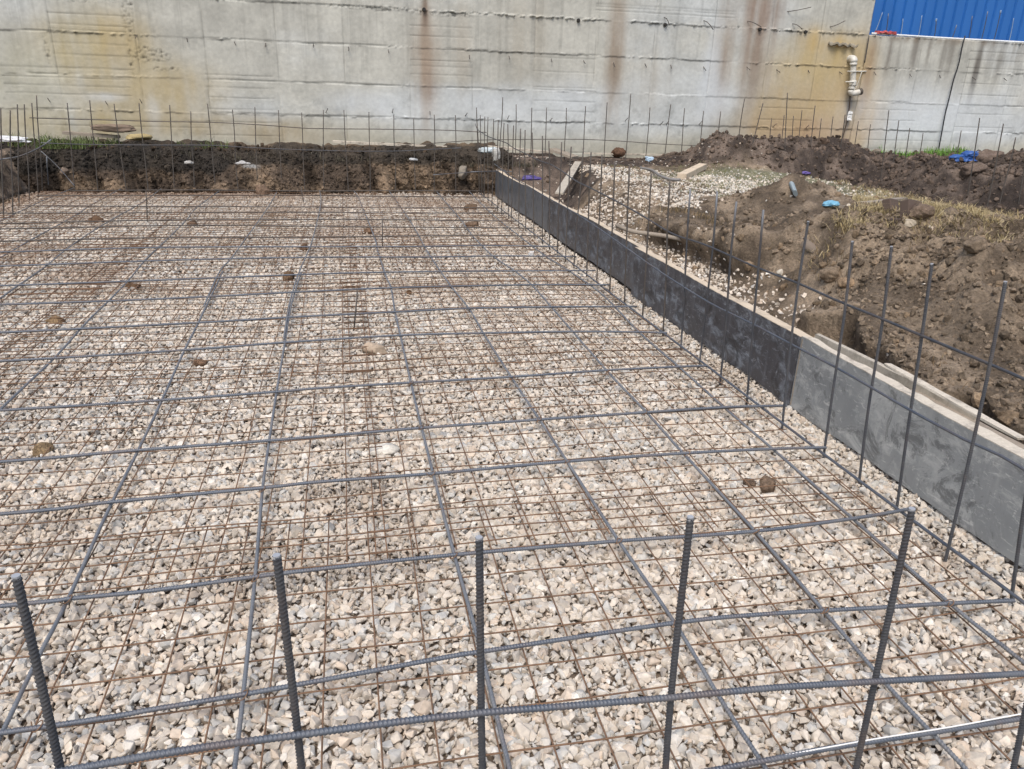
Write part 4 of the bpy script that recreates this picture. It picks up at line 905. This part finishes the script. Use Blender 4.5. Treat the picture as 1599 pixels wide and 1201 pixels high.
for r_, (y0, y1) in enumerate(rows):
    for c_, (x0, x1) in enumerate(((-2.5, 2.27),) if r_ == 0 else ((0.02, 2.27), (-2.15, 0.12), (-4.40, -2.0))):
        x0 += rnd.uniform(-.04, .04); y0_ = y0+rnd.uniform(-.05, .05)
        nx = int((x1-x0)/.15); ny = int((y1-y0_)/.15)
        o = sheet(x0, x0+nx*.15, y0_, y0_+ny*.15, 0.040+0.008*((r_+c_) % 2), rnd.uniform(-.006, .006))
        tag(o, 'rusty wire mesh sheet, %s row from the camera, %s column from the shuttering' % (ordw(r_+1), ordw(c_+1)), 'wire mesh', 'rusty wire mesh sheets covering the gravel')

# ------------------------------------------------------------------ thick reinforcing bars
ZT, ZL = 0.078, 0.064
def P2(pts, z): return [tuple(un(px, py, z)) for px, py in pts]
TB = [[(1133, 1201), (1288, 1171), (1455, 1144), (1597, 1121)],
      [(7, 1142), (247, 1106), (367, 1087), (500, 1064), (700, 1027.5), (754, 1019), (1054, 973), (1200, 958), (1400, 946), (1482, 941), (1584, 937)],
      [(0, 946), (107, 935), (234, 923.5), (400, 902), (500, 890), (700, 868), (965, 844), (1174, 829), (1333, 809.5), (1400, 799), (1428, 794)],
      [(0, 803), (175, 785), (410, 763), (500, 753), (675, 739), (880, 720), (1064, 708), (1205, 702), (1290, 700)],
      [(0, 722), (217, 704), (420, 688), (500, 681), (660, 667), (841, 655), (1006, 645), (1132, 637), (1228, 634)],
      [(0, 642), (253, 625), (431, 611), (500, 605), (641, 597), (800, 589), (949, 579), (1060, 573), (1104, 571)],
      [(0, 565), (288, 546), (445, 534), (625, 524), (756, 521), (900, 518), (1000, 518), (1042, 519)],
      [(0, 520), (310, 503), (480, 494), (616, 488), (730, 482), (850, 479), (995, 478)],
      [(0, 476), (250, 466), (480, 456), (610, 450), (730, 446), (850, 444), (952, 445)],
      [(0, 446), (250, 437), (480, 429), (600, 425), (730, 423), (930, 423)],
      [(0, 415), (250, 407), (480, 402), (673, 401), (770, 400), (900, 401)],
      [(0, 393), (240, 387), (480, 385), (640, 385), (753, 384), (872, 385)],
      [(0, 376), (240, 372), (480, 370), (640, 369), (739, 368), (852, 368)],
      [(0, 357), (290, 352), (480, 353), (600, 355), (730, 355), (832, 356)],
      [(0, 349), (240, 344), (480, 343), (600, 343), (720, 344), (806, 345)],
      [(20, 333), (240, 332), (480, 332), (600, 332.5), (792, 333)],
      [(40, 322), (240, 322), (480, 323.5), (600, 324), (778, 325)],
      [(58, 306), (300, 305), (480, 305), (600, 306.5), (764, 308)],
      [(110, 298), (300, 297), (480, 298), (600, 298), (752, 298)]]
for i, pts in enumerate(TB):
    P = [list(p) for p in P2(pts, ZT)]
    if i == 0: P = [[-1.9, P[0][1]+0.02, ZT], [-.5, P[0][1]-.01, ZT]]+P
    elif pts[0][0] < 30 and P[0][0] > -4.3: P = [[-4.45, P[0][1]+rnd.uniform(-.05, .05), ZT], [(P[0][0]-4.45)/2, P[0][1]+rnd.uniform(-.02, .02), ZT]]+P
    if i == 1: P = P[:1]+[[(P[0][0]+P[1][0])/2, (P[0][1]+P[1][1])/2, ZT]]+P[1:]
    P = [(x, y, ZT+0.004*math.sin(x*2.1+i)) for x, y, _ in P]
    far = i > 6
    o = tube('rebar', P, 0.0072 if i < 7 else 0.0078, M_BAR if i < 12 else M_UPF, 10 if not far else 6, 0.0095 if i < 4 else (0.011 if i < 7 else 0), None if i < 7 else 0.08)
    tag(o, 'thick steel bar laid crosswise on the mesh, %s from the near edge' % ordw(i+1), 'rebar', 'crosswise bars of the mat')
LB = [('beside the row of uprights', [(955, 455), (977, 474), (1037, 518), (1099, 570), (1186, 635), (1271, 700), (1404, 796), (1480, 851), (1584, 934)], 2.215),
      ('first from the uprights', [(729, 296), (757, 324), (780, 344), (809, 367), (849.5, 399), (885, 421), (939, 458), (999, 520), (1059.5, 573.5), (1132, 638), (1208, 702), (1331, 808), (1482, 940), (1599, 1034)], None),
      ('second from the uprights', [(680.7, 297.5), (703, 324), (720, 344), (739, 369), (753, 384), (770, 401), (801, 422), (829, 444), (862, 480), (949, 581), (1006, 641.5), (1066, 708), (1179, 829), (1286, 952), (1392, 1075), (1460, 1148), (1510, 1201)], None),
      ('third from the uprights', [(607.5, 298), (626, 324), (638.5, 342.5), (653.5, 367), (663, 385), (673, 401.6), (687, 423), (703, 446), (733, 483), (756, 521.6), (800, 591), (841, 654), (885.5, 722), (965, 844), (1054, 973), (1125, 1090), (1198, 1201)], None),
      ('fourth from the uprights', [(551, 293), (560, 309), (584, 369), (588.4, 386.6), (601, 427), (610.5, 450), (616.5, 486.6), (625, 523), (641.5, 596.5), (658, 666.5), (675, 735), (708.6, 865), (746, 998), (763, 1067), (796, 1201)], None),
      ('fifth from the uprights', [(470, 425), (455, 476.6), (445, 535), (431.6, 613), (420, 690), (410, 763), (399, 897), (380.5, 1084), (367, 1201)], None),
      ('fifth from the uprights, far half', [(499, 297), (501, 317.5), (489, 371), (479, 398), (466, 427), (453, 470), (443, 530)], None),
      ('sixth from the uprights', [(348, 424), (310, 503), (288.5, 546.6), (253.5, 625), (217, 701), (167, 800), (107, 932), (60, 1024), (0, 1150)], None),
      ('sixth from the uprights, far half', [(432, 300), (420, 322), (400, 350), (385, 370), (362.5, 402.5), (343, 425), (318, 478)], None),
      ('seventh from the uprights', [(345, 296), (307, 325), (291, 344), (262, 372), (245, 388), (227, 406), (202, 437), (170, 470), (138, 500), (83, 560), (0, 640)], None),
      ('eighth from the uprights', [(252, 295), (220, 317), (172, 345), (131, 370), (102, 390), (72, 415), (42, 437), (0, 467)], None),
      ('ninth from the uprights', [(195, 292), (140, 321), (120, 335), (50, 374), (0, 402)], None),
      ('tenth from the uprights, bent at its far end', [(125, 290), (75, 310), (37, 327), (0, 345)], None)]
for i, (lab, pts, xf) in enumerate(LB):
    z = ZL+(0.012 if 'far half' in lab else 0)
    P = [list(un(px, py, z)) for px, py in pts]
    if xf: P = [[xf+.01*math.sin(y), y, z] for _, y, _ in P]; P = [[xf, 12.6, z], [xf+.01, 9, z]]+P+[[xf, 0.5, z]]
    elif 'far half' not in lab:
        a, b = np.array(P[-2]), np.array(P[-1]); d = (b-a)/np.linalg.norm(b-a); k = (b[1]-0.6)/max(1e-3, -d[1]) if b[1] > 0.6 else 0
        if k > 0.05: P.append(list(b+d*min(k, 3.2)))
    if i in (0, 1, 2, 3, 4): P = [[P[0][0], min(12.85, P[0][1]+.1), z]]+P[1:] if i else P
    P = [(x, y, z+0.004*math.sin(y*1.7+i)) for x, y, _ in P]
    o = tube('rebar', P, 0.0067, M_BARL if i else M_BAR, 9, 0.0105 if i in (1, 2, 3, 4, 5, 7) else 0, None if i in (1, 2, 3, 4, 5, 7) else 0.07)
    tag(o, 'thick steel bar running lengthwise, %s' % lab, 'rebar', 'lengthwise bars of the mat')
# tie wire knots at the near crossings belong to the crosswise bars' group of small things
def knot(p):
    a = rnd.uniform(-.4, .4); c_ = np.array(p); q = []
    for t_ in np.linspace(0, 2*math.pi*1.6, 18): q.append(c_+[0.013*math.cos(t_)+0.006*a, 0.013*math.sin(t_), -0.002+0.010*math.cos(t_*1.0+a)])
    q.append(q[-1]+np.array([rnd.uniform(-.02, .02), rnd.uniform(-.02, .02), .018])); return q
ks = [(746, 1019.5), (1054, 973), (1286, 952.5), (1482, 941), (708, 867), (965, 844), (1179, 828), (399, 902), (380, 1085), (107, 935), (675, 739), (885, 720), (1073, 708), (410, 763), (217, 701), (658, 667), (1006, 645), (841, 655), (60, 1024*0+1133), (642, 597), (800, 590), (949, 580)]
for k, (px, py) in enumerate(ks):
    p = un(px, py, ZT+.002); o = link('tie_wire', tube_mesh('tie_wire', [np.array(knot((0, 0, 0)))], 0.0017, 5, 0, 0.004), M_RUST); o.location = p
    tag(o, 'thin dark tie wire twisted round a crossing of two thick bars', 'tie wire', 'tie wires at the bar crossings')

# ------------------------------------------------------------------ upright starter bars
M_CUT = mat('sheared_steel', (0.42, 0.43, 0.45), 0.5, 0.3)
def upright(b, t, r, m, label, group, sides=8, pitch=0.0, sink=0.03):
    b, t = np.array(b, float), np.array(t, float); d = t-b; w_ = np.linalg.norm(d)*(0.0035 if sides < 12 else 0.002)
    P = [tuple(b-d/np.linalg.norm(d)*sink), tuple(b), tuple(b+d*.35+[rnd.gauss(0, w_), rnd.gauss(0, w_), 0]), tuple(b+d*.7+[rnd.gauss(0, w_), rnd.gauss(0, w_), 0]), tuple(t)]
    o = tube('upright_rebar', P, r, m, sides, pitch, None if pitch else 0.12)
    if pitch:                                            # bright sheared end
        u_ = d/np.linalg.norm(d); e_ = np.array(P[-1])-np.array(P[0])
        link('cut_end', tube_mesh('cut_end', [np.array([e_-u_*0.004, e_+u_*0.0015])], r*0.93, 12, 0, 0.003, False), M_CUT, o)
    return tag(o, label, 'rebar', group)
SB = [((1578, 945), (1640, 470)), ((1475, 880), (1570, 440)), ((1400, 795), (1455, 412)), ((1341, 755), (1392, 385)), ((1285, 720), (1331, 377)), ((1221, 671), (1262, 346)), ((1166, 632), (1192, 328)), ((1124, 602), (1150, 315)), ((1092, 570), (1120, 299)), ((1063, 548), (1078, 295)), ((1035, 525), (1046, 280)), ((1003, 497), (1017, 271)),
      ((975, 476), (983, 259)), ((952, 460), (960, 252)), ((932, 441), (940, 242)), ((916, 433), (923, 238)), ((896, 419), (911, 232)), ((883, 410), (892, 229)), ((870, 397), (877, 222)), ((858, 390), (857, 220)), ((847, 380), (847, 212)), ((834, 374), (831, 207)), ((821, 363), (820, 203)), ((810, 355), (813, 201)), ((798, 350), (802, 196)),
      ((794, 343), (793, 194)), ((783, 336), (787, 192)), ((777, 331), (778, 188)), ((768, 323), (771, 186)), ((762, 318), (762, 183)), ((756, 311), (757, 182)), ((752, 305), (750, 180))]
for i, (b, t) in enumerate(SB):
    B = un(*b, 0.0); T_ = unY(*t, B[1])
    upright(B, T_, 0.0062 if i < 12 else 0.0066, M_UPR if i < 10 else M_UPF, 'upright steel bar in the row along the shuttering, %s from the near end' % ordw(i+1), 'upright bars along the shuttering', 10 if i < 8 else 6, 0.0072 if i < 6 else 0)
# front row close to the camera
FB = [((25, 900), (88, 1201)), ((432, 868), (468, 1201)), ((748, 840), (754, 1201)), ((1078, 808), (1042, 1201)), ((1424, 795), (1338, 1201))]
lab = ['leftmost upright in the near row, leaning left', 'second upright from the left in the near row', 'middle upright of the near row, nearly vertical', 'fourth upright from the left in the near row', 'tall upright of the near row leaning right']
for (t, b), l in zip(FB, lab):
    T_ = unY(*t, 0.84); B = unY(*b, 0.84); d = (B-T_)/(T_[2]-B[2]); B0 = T_+d*(T_[2]-0.0)
    upright(B0, T_, 0.0052, M_UPR, 'thick ribbed bar close to the camera, '+l, 'upright bars closest to the camera', 14, 0.0062)
a, b = unY(1600, 1110, 0.84), unY(1581, 1201, 0.84); d = (b-a)/(a[2]-b[2]); T_ = a-d*0.35; upright(a+d*a[2], T_, 0.0052, M_UPR, 'thick ribbed bar close to the camera, rightmost of the near row', 'upright bars closest to the camera', 12, 0.0062)
# links tied to the uprights
def linkbar(P, r, m, label, sides=8, pitch=0.0, cat='rebar', grp='bars tied across the uprights'):
    o = tube('link_rebar', [tuple(p) for p in P], r, m, sides, pitch, None if pitch else 0.08); return tag(o, label, cat, grp)
P = [unY(px, py, 0.828) for px, py in ((117, 1201), (233, 1180), (367, 1160), (457, 1149), (600, 1130), (754, 1113), (858, 1105), (1042, 1090), (1199, 1075), (1359, 1065), (1599, 1052))]
P = [P[0]+(P[0]-P[1])*1.2]+P+[P[-1]+(P[-1]-P[-2])*.6]
linkbar(P, 0.0052, M_BAR, 'ribbed horizontal bar tied behind the near uprights', 12, 0.0062)
linkbar([(-.75, .835, .47), (0.3, .83, .47), (1.3, .83, .47)], 0.0052, M_BAR, 'lower horizontal bar of the near uprights', 8)
up = [(1599, 592), (1541, 567), (1441, 525), (1375, 497), (1313, 472), (1245, 442), (1180, 417), (1100, 382), (1050, 365), (1000, 335), (958, 312), (925, 295), (900, 283), (880, 269), (860, 257), (845, 252), (830, 245), (812, 236), (800, 230), (790, 223), (775, 218), (762, 213), (752, 207), (745, 201), (742, 193)]
P = [unX(px, py, 2.215) for px, py in up]; P = [np.array([2.2, 0.75, .80]), np.array([2.2, 1.3, .80])]+P
linkbar(P, 0.006, M_UPR, 'upper horizontal bar tied along the shuttering uprights', 8)
lo = [(1599, 733), (1515, 691), (1424, 642), (1357, 603), (1300, 571), (1240, 540), (1177, 507), (1110, 474), (1050, 437), (1010, 410), (975, 385), (925, 350), (890, 328), (850, 306), (820, 288), (800, 277), (785, 266), (772, 256)]
P = [unX(px, py, 2.225) for px, py in lo]; P = [np.array([2.2, 0.75, .45])]+P
linkbar(P, 0.006, M_BAR, 'lower horizontal bar tied along the shuttering uprights', 8)
# back row and its links
BY = 12.92
bk = [((66, 300), (57, 149)), ((116, 298), (105, 161)), ((152, 296), (140, 156.5)), ((197, 295), (178, 162)), ((231, 296), (217, 161)), ((272, 296), (265, 164)), ((303, 297), (298, 174)), ((337, 297), (324, 162)), ((372, 297), (363, 171)), ((402, 297), (398, 167)), ((440, 298), (435, 172)), ((476, 298), (471, 176)), ((506, 298), (505, 172)), ((544, 298), (537, 172)), ((578, 298), (576, 175)), ((617, 298), (615, 179)), ((649, 298), (646, 185)), ((678, 298), (678, 179)), ((712, 298), (711, 180)), ((749, 297), (744, 168)), ((755, 302), (745, 192))]
for i, (b, t) in enumerate(bk):
    T_ = unY(*t, BY); B = unY(*b, BY); B[2] = 0.0
    upright(B, T_, 0.0075, M_UPF, 'thin upright bar in front of the back bank, %s from the left' % ordw(i+1), 'upright bars along the back bank', 6)
def lk(pts, Y, label, r=0.007, m=None): linkbar([unY(px, py, Y) for px, py in pts], r, m or M_UPF, label, 6)
lk([(46, 184), (110, 186), (181, 188), (250, 190), (324, 191), (372, 193), (420, 196), (472, 200), (505, 201), (615, 202), (678, 203), (711, 204), (745, 206), (760, 207)], BY-.02, 'upper horizontal bar tied across the back row')
lk([(64, 223), (110, 225), (200, 226.5), (329, 227), (372, 229.5), (440, 233), (540, 236), (620, 236), (660, 234), (720, 231)], BY-.02, 'lower horizontal bar tied across the back row', m=M_UPR)
lk([(662, 225), (700, 222), (746, 219), (800, 218), (860, 217.5), (920, 218), (978, 221), (1024, 224.5), (1086, 227.5)], 13.95, 'horizontal bar tied across the far row by the wall')
lk([(676, 273), (720, 270), (790, 266)], 12.6, 'loose horizontal bar before the bank corner, upper one', m=M_UPR)
lk([(735, 268), (770, 268), (800, 268)], 12.7, 'loose horizontal bar before the bank corner, short one', m=M_UPR)
# left row
lf = [((20, 340), (16, 172.5)), ((6, 345), (1, 169)), ((30, 325), (27, 163)), ((46, 316), (38, 163)), ((60, 308), (49.6, 161))]
for i, (b, t) in enumerate(lf):
    B = un(*b, 0); T_ = unY(*t, B[1]); upright(B, T_, 0.0075, M_UPF, 'thin upright bar by the left bank, standing at x order %s' % ordw(i+1) if False else 'thin upright bar by the left bank, %s of its row' % ordw(i+1), 'upright bars along the left bank', 6)
linkbar([unY(px, py, 12.3) for px, py in ((0, 249), (27, 245), (50, 236.5), (68, 227), (80, 218))], 0.011, M_UPR, 'thicker curved bar sagging across the left corner', 6)
linkbar([unY(64, 236, 12.7), unY(90, 260, 12.6), unY(116, 290, 12.4)], 0.007, M_UPR, 'thin bar leaning down across the left corner', 6)
upright(un(76, 300, 0), unY(73, 243, un(76, 300, 0)[1]), 0.009, M_UPR, 'short stout upright in the left corner of the pit', 'short uprights in the pit', 6)
for (b, t, l) in (((553, 511), (558, 455), 'short upright stub standing in the mat, the nearest one'), ((597, 381), (597, 343), 'short upright stub in the mat below the back bank, middle distance'), ((230, 344), (228, 299), 'short upright stub in the far left of the mat'), ((474, 315), (470, 292), 'short leaning stub in the mat near the dark hollow of the bank')):
    B = un(*b, 0.03); upright(B, unY(*t, B[1]), 0.0065, M_UPF, l, 'short uprights in the pit', 6)
# far row next to the wall, and the row in the right-hand trench
fr = [((780, 240), (785, 152)), ((805, 242), (806, 163)), ((829, 245), (830.5, 168)), ((851, 246), (853.5, 168)), ((881, 250), (884.5, 168.5)), ((910, 251), (914.5, 166)), ((943, 251.6), (948, 160)), ((976.6, 252), (985, 146.5)), ((1008, 250), (1015, 168)), ((1037, 252), (1047.5, 163)), ((1063, 250), (1069, 169)), ((1091, 250), (1098.6, 173)), ((1117, 250), (1125.5, 174)),
      ((1148, 245), (1162.8, 154)), ((1170, 245), (1191.6, 161)), ((1200, 240), (1205, 185)), ((1219, 240), (1224.6, 180)), ((1225, 262), (1229.6, 144.7)), ((1235, 240), (1239, 181)), ((1245, 240), (1252.5, 172)), ((1264, 245), (1273, 165)), ((1276, 240), (1282.6, 185)), ((1294, 240), (1301, 182)), ((1310, 250), (1319.6, 179)), ((1332, 245), (1340.6, 189)), ((1353, 245), (1359.5, 194))]
for i, (b, t) in enumerate(fr):
    Yb = 13.95 if i < 13 else (13.2 if i in (13, 14, 17, 20, 23) else 14.45)
    upright(unY(*b, Yb), unY(*t, Yb), 0.0078, M_UPF if i < 9 else M_UPF, 'thin upright bar before the concrete wall, %s right of the pit corner' % ordw(i+1), 'upright bars of the far row by the wall', 6, sink=.25)
tr_ = [((1373, 299), (1388, 172)), ((1393.6, 262), (1403.7, 188)), ((1411, 268), (1420.7, 200)), ((1434.7, 254), (1441.5, 208)), ((1492, 262), (1501, 204)), ((1508, 325), (1530, 184)), ((1538, 339), (1567, 193)), ((1557, 337), (1586, 214.5)), ((1586, 341), (1603, 240))]
for i, (b, t) in enumerate(tr_):
    B = un(*b, 0.2 if i in (0, 5, 6, 7, 8) else 0.55)
    if B[1] > 13.5: B = unY(*b, 13.2)
    upright(B, unY(*t, B[1]), 0.0078, M_UPF, 'thin upright bar in the right-hand trench, %s from the left' % ordw(i+1), 'upright bars of the right-hand trench', 6, sink=.2)
# white string above the nearest crosswise bar
P = [unY(px, py, 1.36) for px, py in ((960, 1201), (1133, 1193), (1342, 1157), (1599, 1115))]
P = [un(1133, 1197, .085), un(1342, 1158, .088), un(1480, 1136, .088), un(1599, 1114, .088)]
P = [P[0]+(P[0]-P[1])*1.5]+P+[P[-1]+(P[-1]-P[-2])*1.0]
o = tube('string', [tuple(p) for p in P], 0.0022, mat('white_string', (0.78, 0.77, 0.74), 0.8), 6, 0, 0.05); tag(o, 'taut white string just above the nearest crosswise bar', 'string')
